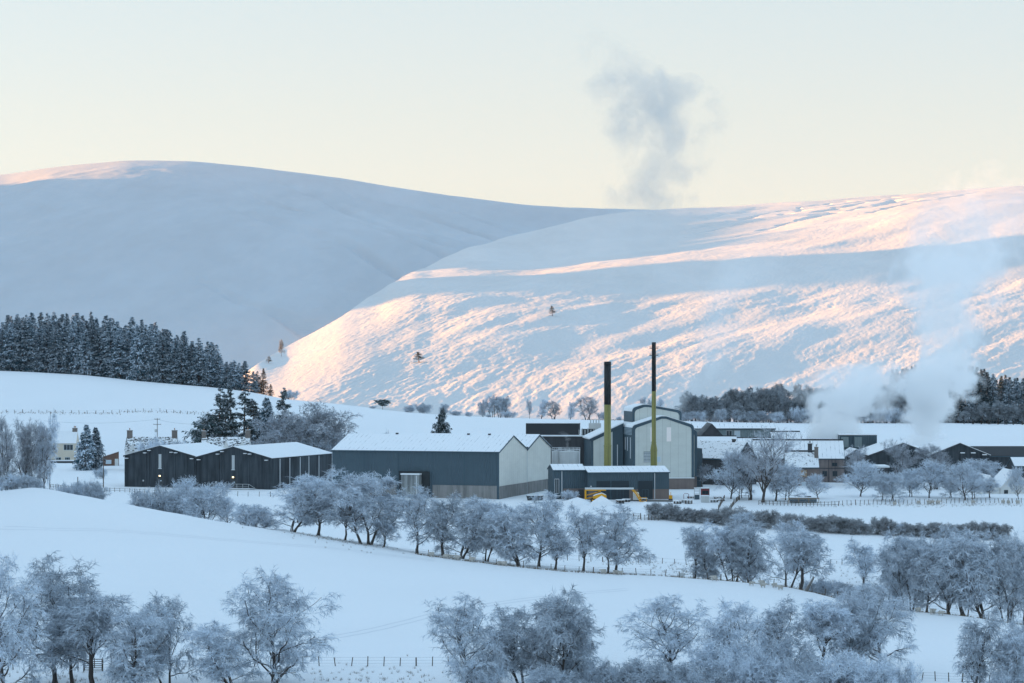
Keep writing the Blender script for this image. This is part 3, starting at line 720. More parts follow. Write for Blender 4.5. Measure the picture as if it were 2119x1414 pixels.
part('gable_plinth', M['concrete_front'], W2, (-0.297, -0.15, 23.4, 43.6, -1.5, 3.0))
part('downpipe', M['white_pipe'], W2, (-0.25, -0.05, 22.62, 22.85, -0.5, 11.0))
part('hopper', M['dark_metal'], W2, (-0.6, 0.1, 22.45, 23.15, 11.0, 11.9))

# ---- black sheds with the gables towards the fields
def black_shed(label, px, D, th, wdt, L, he, hr, side_pipes, ramp, he1=None, split_at=None):
    o = at_px('shed', px, D, 0.0, th); tag(o, label, 'shed', None)
    body_y(o, -wdt, 0, L, he, hr, 'black_render', he1); roof_y(o, -wdt, 0, L, he, hr, 'snow_roof', trim='black_render', he1=he1, th=0.16)
    xm = -wdt / 2
    w = part('slit_window', M['tank_steel'], o, (xm - 0.4, xm + 0.4, -0.06, -0.003, 5.2, 8.9)); part('sill', M['white_pipe'], w, (xm - 0.5, xm + 0.5, -0.16, -0.003, 5.0, 5.18))
    for x in (-wdt + 6.5, -wdt + 7.0 + 0.2, -6.3, -0.7): part('pilaster', M['black_render'], o, (x - 0.25, x + 0.25, -0.22, -0.003, -1, he + (hr - he) * (1 - abs(x - xm) / (wdt / 2)) - 0.5))
    for x, dz in ((-wdt + 0.9, 1.0), (-wdt * 0.70, 0.9), (-wdt * 0.64, 0.55), (-wdt * 0.33, 0.8), (-wdt * 0.27, 0.6), (-1.0, 0.9)):
        zz = he + (hr - he) * (1 - abs(x - xm) / (wdt / 2)) - dz
        f = part('floodlight', M['dark_metal'], o, (x - 0.35, x + 0.35, -0.75, -0.23, zz - 0.3, zz)); part('snow_cap', M['snow_clean'], f, (x - 0.42, x + 0.42, -0.8, -0.2, zz + 0.003, zz + 0.18))
    d = part('door', M['dark_metal'], o, (xm - 0.6, xm + 1.0, -0.10, -0.003, 0.3, 2.5)); part('lamp', M['lamp_glow'], o, (xm - 0.18, xm + 0.22, -0.3, -0.105, 3.0, 3.28)); part('lamp_hood', M['snow_clean'], o, (xm - 0.22, xm + 0.26, -0.34, -0.1, 3.283, 3.4))
    part('notice', M['pale_glass'], o, (xm + 0.15, xm + 0.5, -0.125, -0.103, 1.7, 2.0))
    part('bulkhead_lamp', M['white_pipe'], o, (xm - 5.1, xm - 4.8, -0.2, -0.003, 1.6, 2.0))
    if ramp:
        m = MB()
        m.box(xm - 6, xm + 6.4, -3.4, -0.4, -1.5, 0.25); dk = m.build('loading_deck', M['concrete_front'], o)
        part('deck_snow', M['snow_clean'], dk, (xm - 6, xm + 6.4, -3.4, -0.4, 0.253, 0.36))
        m = MB()
        for k in range(8): x = xm - 5.8 + k * 1.7; m.box(x - 0.04, x + 0.04, -3.38, -3.3, 0.36, 1.5)
        m.box(xm - 5.8, xm + 6.2, -3.385, -3.295, 1.5, 1.58); m.box(xm - 5.8, xm + 6.2, -3.38, -3.3, 0.95, 1.0)
        m.tube([(xm + 6.2, -3.34, 1.54), (xm + 8.4, -3.34, 0.3)], 0.045, 5); m.tube([(xm + 8.4, -3.34, 0.3), (xm + 8.4, -3.34, -0.8)], 0.045, 5); m.build('handrail', M['tank_steel'], o)
    for y in side_pipes:
        m = MB(); m.box(0.003, 0.16, y - 0.1, y + 0.1, -0.5, he - 0.35); m.build('downpipe', M['white_pipe'], o)
    return o
black_shed('left black gabled shed with a narrow central window and snowy roof', 405.5, 638, 20, 21.3, 26, 8.4, 11.1, [], False)
black_shed('right black gabled shed with white downpipes along its side and a handrailed deck', 560, 630, 20, 21.6, 38.7, 8.3, 11.1, [5.5, 11.5, 18.0, 23.5, 30.0], True)

# ---- low slate workshop with roller doors
LS = at_px('workshop', 1384.5, 589, 0, -7); tag(LS, 'low slate-blue workshop with three dark roller doors behind the yellow lift', 'workshop')
Lm = 19.9
body_x(LS, -Lm, 0, 13, 6.4, 7.5, 'slate_cladding', 'slate_cladding_side'); roof_x(LS, -Lm, 0, 13, 6.4, 7.5, 'roof_ribs_x', th=0.2)
for a, b, n in ((-17.9, -14.6, 1), (-14.2, -9.9, 1), (-7.6, -4.1, 1)):
    d = part('roller_door', M['roller_door'], LS, (a, b, -0.14, -0.003, -0.8, 4.35)); c = (a + b) / 2
    window(d, c - 0.85, c + 0.75, 0.05, 2.3 if a < -5 else 2.2, -0.14, 'slate_cladding', 'roller_door', 1, 'personnel_door')
part('plinth', M['pebble_wall'], LS, (-9.85, -7.65, -0.10, -0.003, -1.5, 2.3)); part('plinth', M['pebble_wall'], LS, (-19.85, -17.95, -0.10, -0.003, -1.5, 2.3)); part('plinth', M['pebble_wall'], LS, (-4.05, -0.1, -0.10, -0.003, -1.5, 2.3))
part('downpipe', M['white_pipe'], LS, (-3.65, -3.5, -0.26, -0.105, 0, 6.2))
part('lamp', M['white_pipe'], LS, (-19.4, -19.1, -0.2, -0.003, 2.9, 3.2))
LB = empty('workshop', LS.location, LS.rotation_euler[2]); tag(LB, 'small slate-blue annex stepping back beside the pale gabled warehouse', 'workshop')
body_x(LB, -28.0, -Lm - 0.05, 9.5, 6.9, 8.0, 'slate_cladding', 'slate_cladding_side', y0=3.2); roof_x(LB, -28.0, -Lm - 0.4, 9.5, 6.9, 8.0, 'roof_ribs_x', y0=3.2, th=0.2)
part('plinth', M['pebble_wall'], LB, (-25.6, -Lm - 0.1, 3.08, 3.197, -1.5, 2.4))
part('downpipe', M['white_pipe'], LB, (-26.0, -25.85, 2.96, 3.19, 0, 6.9))
window(LB, -27.7, -26.6, 1.2, 4.8, 3.2, 'white_pipe', 'dark_glass', 1, 'door'); part('porch_roof', M['snow_clean'], LB, (-27.9, -26.3, 2.2, 3.19, 0.6, 0.75))
part('door', M['dark_metal'], LB, (-21.9, -20.6, 3.0, 3.078, 0, 2.2))

# ---- main pale hall with rounded slate trim
def round_poly(x0, x1, zb, zl, zp, zr, xp, rad=1.1, n=6):
    """outline of a face: walls to the eaves, rounded shoulders, peak at xp"""
    P = [(x0, zb)]
    a = math.atan2(zp - zl, xp - x0)
    for k in range(n + 1):
        t = k / n; ang = math.pi - t * (math.pi / 2 - a); P.append((x0 + rad + rad * math.cos(ang), zl - rad * 0.6 + rad * math.sin(ang) - (0 if k else 0)))
    P.append((xp - 0.6, zp - 0.05)); P.append((xp + 0.6, zp - 0.05))
    b = math.atan2(zp - zr, x1 - xp)
    for k in range(n + 1):
        t = k / n; ang = (math.pi / 2 - b) * (1 - t); P.append((x1 - rad + rad * math.cos(ang), zr - rad * 0.6 + rad * math.sin(ang)))
    P.append((x1, zb))
    return P
def hall_block(root, x0, x1, zb, zl, zp, zr, xp, y0, y1, face, trimw=0.62, rad=0.95, side='slate_cladding_side', roof='snow_clean'):
    outer = round_poly(x0, x1, zb, zl, zp, zr, xp, rad); xc = (x0 + x1) / 2
    inner = [(x0 + trimw if abs(x - x0) < 1e-6 else (x1 - trimw if abs(x - x1) < 1e-6 else xc + (x - xc) * (1 - 2 * trimw / (x1 - x0))), z if z == zb else z - trimw) for x, z in outer]
    m = MB(); m.prism(outer[::-1], y0 + 0.3, y1); b = m.build('wall', M[side], root)
    m = MB(); m.prism(inner[::-1], y0 + 0.1, y0 + 0.297); m.build('front_cladding', M[face], root)
    m = MB(); n = len(outer)
    for yy in (y0, y0 + 0.296): m.add([(x, yy, z) for x, z in outer] + [(x, yy, z) for x, z in inner], [((i, i + 1, n + i + 1, n + i) if yy == y0 else (n + i, n + i + 1, i + 1, i)) for i in range(n - 1)])
    m.add([(x, y0, z) for x, z in outer] + [(x, y0 + 0.296, z) for x, z in outer], [(i, n + i, n + i + 1, i + 1) for i in range(n - 1)])
    m.add([(x, y0, z) for x, z in inner] + [(x, y0 + 0.296, z) for x, z in inner], [(i, i + 1, n + i + 1, n + i) for i in range(n - 1)])
    m.build('edge_trim', M['slate_trim'], root)
    top = [p for p in outer if p[1] > min(zl, zr) - rad * 0.55]
    m = MB(); k = len(top); up = [(x, z + 0.16) for x, z in top]
    m.prism((top + up[::-1])[::-1], y0 + 0.6, y1 + 0.01); m.build('roof', M[roof], root)
    return b
H = at_px('distillery_hall', 1436, 632, 0.0, -9); tag(H, 'tall pale cladded distillery hall with rounded slate-blue edges behind the chimneys', 'hall')
xL = -16.3
hall_block(H, xL, 0, 3.15, 16.6, 19.2, 16.7, -8.0, 0, 20, 'pale_cladding')
part('plinth', M['pebble_wall'], H, (xL + 0.8, 0.02, -0.02, 4.0, -1.5, 2.95)); part('ledge', M['snow_clean'], H, (xL + 0.7, 0.1, -0.15, 0.29, 2.953, 3.14))
for x0, x1 in ((-11.7, -10.5), (-8.0 + 0.0, -6.6 + 0.0)):
    x0, x1 = (x0 + 2.0, x1 + 2.3) if x0 < -9 else (x0 + 2.6, x1 + 2.7)
    w_ = part('window', M['pink_glass'], H, (x0 - 1.9, x1 - 2.2, 0.03, 0.097, 12.6, 16.3))
lv = part('louvre', M['grey_cladding'], H, (-13.4, -10.6, 0.02, 0.097, 7.2, 10.0))
m = MB()
for k in range(7): m.box(-13.4, -10.6, -0.02, 0.017, 7.3 + k * 0.38, 7.45 + k * 0.38)
m.build('blade', M['white_pipe'], lv)
window(H, -10.2, -8.9, 7.2, 8.7, 0.1, 'white_pipe', 'pale_glass', 0, 'door')
# dark side wall: white slots and the upper louvre
for y, z0, z1 in ((2.6, 10.3, 13.6), (6.4, 12.2, 13.6), (9.3, 12.4, 13.5), (13.0, 12.2, 13.4)): part('slot_window', M['white_pipe'], H, (xL - 0.06, xL - 0.003, y, y + 0.7, z0 - 2.2, z1))
m = MB()
for k in range(6): m.box(xL - 0.1, xL - 0.003, 1.5, 16.5, 14.3 + k * 0.35, 14.47 + k * 0.35)
m.build('side_louvre', M['pale_glass'], H)
HM = empty('roof_monitor', H.location, H.rotation_euler[2]); HM.parent = None
bpy.data.objects.remove(HM)
hall_block(H, -14.5, -1.2, 15.2, 21.0, 22.1, 20.2, -11.0, 9.0, 20.4, 'pale_cladding', trimw=0.6, rad=1.2)
hall_block(H, -6.0, 2.3, 3.15, 13.5, 15.4, 15.1, -2.0, 6.0, 18, 'pale_cladding', trimw=0.7, rad=1.3)
part('plinth', M['pebble_wall'], H, (0.1, 2.2, 5.98, 9.0, -1.5, 3.1))
part('rear_wall', M['slate_cladding'], H, (2.32, 4.6, 10.0, 18.0, -1.5, 10.4)); part('downpipe', M['dark_metal'], H, (4.62, 4.75, 9.9, 10.0, -1, 9))

# ---- annex with the mono-pitch roof, left of the hall
A = at_px('boiler_house', 1290, 640, 0, -5); tag(A, 'pale mono-pitched boiler house with slate trim between the hall and the shorter chimney', 'boiler house')
m = MB(); m.prism([(-8.6, -1.5), (-8.6, 12.6), (-8.0, 13.5), (0, 17.0), (0, -1.5)][::-1], 0, 16); m.build('wall', M['slate_cladding_side'], A)
m = MB(); m.prism([(-8.0, 1.0), (-8.0, 12.5), (-2.9, 14.9), (-2.9, 1.0)][::-1], -0.12, -0.003); m.build('front_cladding', M['pale_cladding'], A)
m = MB(); m.prism([(-9.0, 12.9), (0.0, 17.1), (0.0, 17.5), (-9.0, 13.3)][::-1], -0.4, 16.2); r = m.build('roof', M['snow_clean'], A)
m = MB(); m.prism([(-9.05, 12.5), (0.0, 16.7), (0.0, 17.2), (-9.05, 13.0)][::-1], -0.5, -0.403); m.build('verge', M['slate_trim'], r)
m = MB(); m.box(-1.7, -1.5, -0.2, -0.003, 6, 11.5); m.build('slot_window', M['white_pipe'], A)

# ---- old dark buildings between the pale gable and the boiler house
O1 = at_px('old_building', 1230, 655, 0, 4); tag(O1, 'old dark-walled building with a steaming roof behind the pale warehouse gables', 'building')
part('wall', M['dark_stone'], O1, (-17, 0, 0, 12, -1.5, 13.2)); part('roof', M['snow_clean'], O1, (-17.2, 0.2, -0.2, 12.2, 13.203, 13.45))
part('upper_roof', M['slate_roof'], O1, (-19, -4.5, 6, 16, 13.453, 16.6)); part('upper_snow', M['snow_clean'], O1, (-19.1, -4.4, 5.9, 16.1, 16.603, 16.75))
part('pipe_rack', M['dark_metal'], O1, (-3.6, 0, 2, 3, 13.453, 15.2)); m = MB()
for k in range(6): m.box(-4.3 + k * 0.8, -4.1 + k * 0.8, 1.2, 1.5, 13.46, 15.0 + (k % 2) * 0.5)
m.build('vent_pipe', M['tank_steel'], O1)
c = part('chimney_block', M['white_render'], O1, (-1.7, 1.6, 4, 6, 13.46, 16.7)); 
for k in range(4): mm = MB(); mm.lathe([(0.17, 16.703), (0.14, 17.6), (0.2, 17.7)], 8, -1.2 + k * 0.75, 5); mm.build('chimney_pot', M['tank_steel'], c)
for px_, w_, lab in ((1178, 2.9, 'wide pale steel tank with guard rails left of the boiler house'), (1151, 1.2, 'slim pale tank hard against the rear warehouse gable')):
    T_ = at_px('storage_tank', px_, 640); tag(T_, lab, 'tank')
    m = MB(); m.lathe([(w_, -1), (w_, 9.6), (w_ * 0.9, 9.8), (0.2, 10.0)], 28); m.build('shell', M['tank_steel'], T_, True)
    m = MB()
    for k in range(16):
        a = 2 * math.pi * k / 16; m.tube([(w_ * math.cos(a), w_ * math.sin(a), 9.6), (w_ * math.cos(a), w_ * math.sin(a), 10.7)], 0.03, 4)
    for zz in (10.2, 10.7): m.tube([(w_ * math.cos(2 * math.pi * k / 24), w_ * math.sin(2 * math.pi * k / 24), zz) for k in range(25)], 0.03, 4)
    m.build('guard_rail', M['white_pipe'], T_)
TF = at_px('pipe_frame', 1199, 634); tag(TF, 'pale pipe frame standing over the wide steel tank', 'pipe frame')
m = MB(); m.box(-0.1, 0.1, -0.1, 0.1, -1, 10.4); m.build('post', M['white_pipe'], TF)
m = MB(); m.box(-5.5, 0.1, -0.09, 0.09, 10.403, 10.6); m.build('beam', M['white_pipe'], TF)

# ---- chimneys
def stack(label, px, D, prof, split, rings, plat):
    o = at_px('chimney', px, D); tag(o, label, 'chimney')
    lo = [(r, z) for r, z in prof if z < split]; hi = [(r, z) for r, z in prof if z > split]
    rs = np.interp(split, [z for r, z in prof], [r for r, z in prof])
    m = MB(); m.lathe(lo + [(rs, split)], 28); m.build('lower_flue', M['olive_paint'], o, True)
    m = MB(); m.lathe([(rs + 0.004, split)] + hi + [(hi[-1][0] * 0.75, hi[-1][1]), (hi[-1][0] * 0.75, hi[-1][1] - 1.0)], 28); m.build('upper_flue', M['black_paint'], o, True)
    for z in rings:
        r = np.interp(z, [z_ for r_, z_ in prof], [r_ for r_, z_ in prof]); m = MB(); m.lathe([(r, z), (r + 0.13, z), (r + 0.13, z + 0.16), (r, z + 0.16)], 28); m.build('flange', M['black_paint' if z > split else 'olive_paint'], o, False)
    for z in plat:
        r = np.interp(z, [z_ for r_, z_ in prof], [r_ for r_, z_ in prof]); m = MB(); m.lathe([(r, z), (r + 0.62, z), (r + 0.62, z + 0.14), (r, z + 0.12)], 16)
        for k in range(8):
            a = 2 * math.pi * k / 8; m.tube([((r + 0.57) * math.cos(a), (r + 0.57) * math.sin(a), z + 0.12), ((r + 0.57) * math.cos(a), (r + 0.57) * math.sin(a), z + 0.6)], 0.03, 4)
        m.build('platform', M['dark_metal'], o)
    m = MB(); z0 = prof[0][1] + 3; z1 = prof[-1][1] - 0.5
    r = prof[0][0]
    for s in (-0.12, 0.12): m.tube([(s + 0.25, -np.interp(z, [q[1] for q in prof], [q[0] for q in prof]) - 0.07, z) for z in np.linspace(z0, z1, 12)], 0.018, 4)
    m.build('ladder', M['dark_metal'], o)
    return o
stack('shorter thicker chimney, black above olive green, left of the pale hall', 1257.2, 606, [(0.90, -1), (0.90, 8), (0.90, 12.2), (0.87, 12.3), (0.87, 33.4)], 22.6, [6.8, 12.2, 32.7], [])
stack('taller slimmer chimney with two small platforms, black above olive green, before the pale hall', 1353, 612, [(0.84, -1), (0.84, 11.4), (0.56, 12.9), (0.55, 25), (0.53, 37.6), (0.53, 38.3)], 25.9, [10.9, 12.9], [34.9, 36.7])

# ---- yard in front of the workshop
YZ = lambda px, D: float(gz(px, D))
def yard(name, label, cat, px, D, th=0, group=None):
    e = empty(name, (wx(px, D), D, YZ(px, D)), R(-th)); tag(e, label, cat, group); return e
BL = yard('boom_lift', 'yellow articulated boom lift with snow along its boom in the yard', 'boom lift', 1240, 581)
ch = part('chassis', M['dark_metal'], BL, (-2.2, 1.8, -1.0, 1.0, 0.45, 0.95))
for x in (-1.6, 1.3):
    for y in (-1.15, 1.15):
        m = MB(); m.tube([(x, y - 0.2, 0.5), (x, y + 0.2, 0.5)], 0.52, 14); w_ = m.build('wheel', M['rubber'], BL)
        m = MB(); m.tube([(x, y - 0.22, 0.5), (x, y + 0.22, 0.5)], 0.24, 10); m.build('rim', M['yellow_paint'], w_)
m = MB(); m.prism([(-1.5, 0.96), (1.7, 0.96), (1.7, 1.9), (0.6, 2.5), (-0.6, 2.1), (-1.5, 1.7)], -0.95, 0.95); m.build('turntable', M['yellow_paint'], BL)
m = MB(); m.prism([(-1.4, 1.72), (-0.6, 2.12), (0.6, 2.52), (1.6, 2.02), (1.6, 2.16), (0.6, 2.7), (-0.7, 2.32), (-1.4, 1.9)], -0.9, 0.9); m.build('turntable_snow', M['snow_clean'], BL)
m = MB(); m.box(-3.5, -3.1, -0.3, 0.3, 0.7, 3.6); m.box(-3.5, 1.6, -0.25, 0.25, 3.28, 3.6); m.tube([(-3.1, 0, 1.9), (0.4, 0, 3.1)], 0.13, 6); m.tube([(-3.2, 0, 1.0), (-1.2, 0, 1.3)], 0.16, 6); m.build('lower_arm', M['yellow_paint'], BL)
m = MB(); m.box(-3.4, 8.3, -0.28, 0.28, 3.603, 3.95); b = m.build('boom', M['tank_steel'], BL); part('boom_snow', M['snow_clean'], b, (-3.5, 8.3, -0.3, 0.3, 3.953, 4.12))
m = MB(); m.tube([(7.8, 0, 3.7), (8.8, 0, 2.4), (9.9, 0, 0.2)], 0.2, 6); m.tube([(8.3, 0, 3.6), (9.4, 0, 2.2), (10.2, 0, 0.6)], 0.12, 6); m.build('jib', M['yellow_paint'], BL)
m = MB(); m.box(9.6, 11.4, -0.5, 0.5, 0.1, 0.22)
for x in (9.62, 11.3):
    for y in (-0.48, 0.42): m.box(x, x + 0.06, y, y + 0.06, 0.22, 1.2)
m.box(9.6, 11.4, -0.5, -0.44, 1.2, 1.26); m.box(9.6, 11.4, 0.44, 0.5, 1.2, 1.26); m.build('basket', M['yellow_paint'], BL)
BL.scale = (1, 1, 0.82)
def heap(name, label, px, D, r, h, seed, mt='snow_field'):
    rng = np.random.default_rng(seed); e = yard(name, label, 'snow heap', px, D); n = 18; V = []; 
    for i in range(8):
        q = i / 7
        for k in range(n):
            a = 2 * math.pi * k / n; rr = r * (1 - q) * (1 + 0.15 * math.sin(3 * a + seed) + rng.normal(0, 0.04)); V.append((rr * math.cos(a), rr * 0.8 * math.sin(a), -0.3 + (h + 0.3) * (q ** 0.8) + rng.normal(0, 0.03)))
    Fq = np.array([(i*n+k, i*n+(k+1)%n, (i+1)*n+(k+1)%n, (i+1)*n+k) for i in range(7) for k in range(n)])
    mesh_np('mound', np.array(V), Fq, M[mt], e, smooth=True)
heap('snow_heap', 'steep shovelled snow heap in front of the yellow boom lift', 1245, 573, 3.4, 2.3, 3)
heap('snow_heap', 'low wide snow heap left of the yellow boom lift', 1195, 578, 4.2, 1.4, 5)
heap('snow_heap', 'small rounded snow heap before the stacked pallets', 1335, 573, 2.8, 0.9, 8)
tk = yard('liquid_container', 'white caged liquid container standing before the workshop wall', 'container', 1316, 583)
part('tank', M['white_render'], tk, (-0.7, 0.7, -0.6, 0.6, 0.25, 1.9)); part('pallet', M['dark_metal'], tk, (-0.72, 0.72, -0.62, 0.62, 0.0, 0.247)); part('snow_cap', M['snow_clean'], tk, (-0.65, 0.65, -0.55, 0.55, 1.903, 2.1))
m = MB()
for k in range(5): m.box(-0.73 + k * 0.355, -0.70 + k * 0.355, -0.64, -0.603, 0.25, 1.9)
m.build('cage', M['wire_metal'], tk)
rb = yard('cabin', 'dark red portable cabin with snow on its roof in the yard', 'cabin', 1459, 592)
part('wall', M['red_paint'], rb, (-1.0, 1.0, -1, 1, 0.5, 2.4)); part('snow_cap', M['snow_clean'], rb, (-1.06, 1.06, -1.06, 1.06, 2.403, 2.65)); part('base', M['dark_metal'], rb, (-0.95, 0.95, -0.95, 0.95, 0, 0.497)); window(rb, -0.8, 0.8, 1.0, 1.9, -1.0, 'dark_metal', 'dark_glass', 1)
gc = yard('crate', 'grey snow-topped crate in front of the dark red cabin', 'crate', 1459, 580)
part('box', M['tank_steel'], gc, (-0.95, 0.95, -0.9, 0.9, 0, 1.5)); part('snow_cap', M['snow_clean'], gc, (-0.98, 0.98, -0.93, 0.93, 1.503, 1.65))
cg = yard('cage_tank', 'tall open steel cage beside the dark red cabin', 'cage', 1442, 588)
m = MB()
for x in (-0.65, 0.6):
    for y in (-0.65, 0.6): m.box(x, x + 0.07, y, y + 0.07, 0, 2.7)
for z in (1.3, 2.0, 2.65): m.box(-0.65, 0.67, -0.66, -0.6, z, z + 0.07); m.box(-0.65, 0.67, 0.6, 0.66, z, z + 0.07)
m.build('frame', M['tank_steel'], cg); part('load', M['slate_trim'], cg, (-0.55, 0.55, -0.55, 0.55, 0.05, 1.1)); part('snow_cap', M['snow_clean'], cg, (-0.65, 0.67, -0.6, 0.6, 2.722, 2.85))
rf = yard('barrier_frame', 'small red tube frame standing in the snowy yard', 'barrier', 1420, 590)
m = MB(); m.tube([(-0.6, 0, 0), (-0.6, 0, 1.1), (-0.45, 0, 1.25), (0.45, 0, 1.25), (0.6, 0, 1.1), (0.6, 0, 0)], 0.07, 6); m.build('tube', M['red_paint'], rf)
skp = yard('skip', 'red skip with a snow load beside the rear warehouse gable', 'skip', 1158, 600)
m = MB(); m.prism([(-2.6, 0.9), (2.6, 0.9), (2.3, 0), (-2.3, 0)][::-1], -1, 1); m.build('body', M['red_paint'], skp); part('snow_load', M['snow_clean'], skp, (-2.4, 2.4, -0.9, 0.9, 0.903, 1.25))
sk2 = yard('skip', 'dark green skip against the pale gable base', 'skip', 1107, 585)
m = MB(); m.prism([(-2.1, 1.1), (2.1, 1.1), (1.8, 0), (-1.8, 0)][::-1], -1, 1); m.build('body', M['dark_metal'], sk2); part('snow_load', M['snow_clean'], sk2, (-1.9, 1.9, -0.9, 0.9, 1.103, 1.3))
def pallets(label, px, D, n, seed, th=0):
    e = yard('pallet_stack', label, 'pallets', px, D, th, 'snowy pallet stacks and plant left in the yard')
    rng = random.Random(seed)
    for k in range(n):
        m = MB(); z = 0.2 * k
        m.box(-0.9, 0.9, -0.6, 0.6, z + 0.13, z + 0.17)
        for x in (-0.85, -0.1, 0.65): m.box(x, x + 0.2, -0.6, 0.6, z, z + 0.127)
        o = m.build('pallet', M['wood_post' if rng.random() < 0.6 else 'dark_metal'], e)
    part('snow_cap', M['snow_clean'], e, (-0.92, 0.92, -0.62, 0.62, 0.2 * n + 0.02 - 0.045, 0.2 * n + 0.15))
k = 0
for lab, px_, D_q, n_ in (('pallet stack with thick snow nearest the yellow jib', 1283, 577, 4), ('low pallet stack right under the lift boom', 1296, 581, 3), ('pallets lying right of the white liquid container', 1332, 585, 2), ('low dark pallets at the left of the snowy yard stores', 1402, 577, 3), ('pallet stack just left of the grey crate', 1425, 577, 4), ('pallet stack second from left in the yard stores', 1413, 580, 3), ('pallet stack right of the grey crate', 1478, 580, 3), ('farthest right pallet stack beside the field track', 1492, 583, 2), ('wide low stack behind the small red frame', 1430, 592, 2), ('short pallets right of the red cabin', 1485, 590, 2)):
    pallets(lab, px_, D_q, n_, k, th=(k * 37) % 40 - 20); k += 1
bs = yard('digger', 'small yellow machine at the right corner of the workshop', 'digger', 1386.5, 586)
part('body', M['yellow_paint'], bs, (-0.4, 0.9, -0.8, 0.8, 0.4, 1.5)); part('track', M['rubber'], bs, (-0.6, 1.0, -0.9, 0.9, 0, 0.397)); part('mast', M['yellow_paint'], bs, (0.2, 0.4, -0.1, 0.1, 1.503, 2.6)); bs.scale = (0.6, 0.7, 0.75)
gp = MB()
gg = [(1300, 587), (1340, 586), (1392, 585), (1392, 581), (1340, 581.5), (1300, 583)]
vs_ = [(wx(p, d), d, YZ(p, d) + 0.12) for p, d in gg]; gp.add(vs_, [tuple(range(len(vs_)))[::-1]]); o = gp.build('yard_paving', M['grit']); tag(o, kind='structure')

# ---- right of the hall
def simple_house(name, label, cat, px, D, th, L, w, he, hr, wall, roofm, z=0.0, gable=None, chims=(), wins=(), trim='slate_trim', zb=-2.5, ridge=None):
    o = at_px(name, px, D, z, th); tag(o, label, cat)
    body_x(o, -L, 0, w, he, hr, wall, gable or wall, zb=zb); roof_x(o, -L, 0, w, he, hr, roofm, th=0.2, oh=0.3, trim=trim, ridge=ridge)
    for c_ in chims: chimney_stack(o, *c_)
    for q in wins: window(o, *q)
    return o
B1 = simple_house('long_building', 'long grey-green building with a ribbed snowy roof behind the hall', 'building', 1604, 740, 0, 25, 10, 13.2, 14.6, 'grey_cladding', 'roof_ribs_thin')
for x in (-12.5, -15.0): window(B1, x, x + 1.8, 10.2, 12.6, 0.0, 'white_pipe', 'pale_glass' if x > -14 else 'dark_glass', 1)
B2 = simple_house('stone_building', 'big stone building with long snowy roof and stained three-storey gable wing', 'building', 1747, 668, 4, 25, 13, 6.8, 11.4, 'stained_wall', 'roof_ribs_x', ridge=0.28)
for x0, x1, z0, z1 in ((-3.4, -1.9, 4.6, 5.6), (-6.0, -4.7, 1.8, 3.3), (-3.2, -1.9, 1.8, 3.3), (-6.0, -4.7, -1.6, 0.2), (-3.2, -1.9, -1.6, 0.2)): window(B2, x0, x1, z0, z1, 0.0, 'dark_metal', 'dark_glass', 1)
part('string_course', M['dark_stone'], B2, (-6.8, 0.05, -0.12, -0.003, 3.9, 4.15)); part('downpipe', M['dark_metal'], B2, (-4.35, -4.2, -0.16, -0.003, -1.8, 6.4))
B3 = simple_house('stone_house', 'small stone house with three chimneys and boarded window before the big stone building', 'house', 1694, 650, 2, 8.8, 7.5, 5.2, 9.0, 'pebble_wall', 'roof_dusted', ridge=0.3,
    chims=[(-8.3, 3.75, 8.6, 10.9, 0.95, 0.6, 1, 'dark_stone', 'black_paint'), (-2.0, 3.75, 8.9, 11.2, 1.15, 0.6, 1, 'dark_stone', 'black_paint'), (-0.4, 2.4, 7.5, 10.3, 1.0, 0.8, 1, 'chimney_stone', 'chimney_stone')], wins=[(-4.6, -3.4, -1.6, 1.2, 0.0, 'white_pipe', 'pale_glass', 2)])
window(B3, -5.1, -3.0, 2.4, 4.4, 0.0, 'dark_metal', 'pale_wood', 1)
part('porch_roof', M['snow_clean'], B3, (-7.6, -6.2, -1.4, -0.003, 1.2, 1.5)); part('porch_wall', M['pebble_wall'], B3, (-7.5, -6.3, -1.3, -0.004, -2, 1.197))
wt = at_px('oil_tank', 1676, 640, 0.0); tag(wt, 'white cylindrical oil tank beside the small stone house', 'tank'); m = MB(); m.lathe([(0.75, -1.5), (0.78, 0.7), (0.5, 0.95), (0.1, 1.0)], 18); m.build('shell', M['white_render'], wt, True)
B4 = at_px('stone_barn', 1524, 650, 0.0, 38); tag(B4, 'dark gabled stone barn with steep snowy roof behind the bare roadside trees', 'barn')
body_x(B4, -16, 0, 10, 7.4, 11.6, 'dark_stone', 'dark_stone'); roof_x(B4, -16, 0, 10, 7.4, 11.6, 'roof_dusted'); chimney_stack(B4, -4, 5, 11.4, 12.3, 0.9, 0.7, 0, 'dark_stone')
B5 = simple_house('low_building', 'low building with smooth snowy roof right behind the tall hall', 'building', 1527, 690, 0, 12, 12, 9.6, 11.9, 'dark_stone', 'snow_clean', ridge=0.2)
B6 = at_px('malt_store', 1475, 712, 0.0, 0); tag(B6, 'brown-roofed gabled building half veiled by steam behind the hall', 'building')
body_y(B6, -6, 5.5, 18, 9.0, 15.2, 'dark_stone'); roof_y(B6, -6, 5.5, 18, 9.0, 15.2, 'slate_roof', th=0.15, trim='dark_stone')
B7 = simple_house('ribbed_building', 'building with a dark-ribbed snowy roof behind the big stone building', 'building', 1660, 712, 0, 8.6, 13, 9.6, 12.6, 'dark_stone', 'roof_ribs_thin', ridge=0.25)
B7b = simple_house('ribbed_building', 'lower ribbed roof between the long grey-green building and the big stone building', 'building', 1598, 706, 0, 10.5, 10, 8.8, 11.0, 'dark_stone', 'roof_ribs_thin', ridge=0.2)
B8 = simple_house('wall_range', 'low stone range joining the barn and the small stone house', 'building', 1640, 676, 4, 20, 9, 6.0, 8.6, 'dark_stone', 'snow_clean', ridge=0.2)
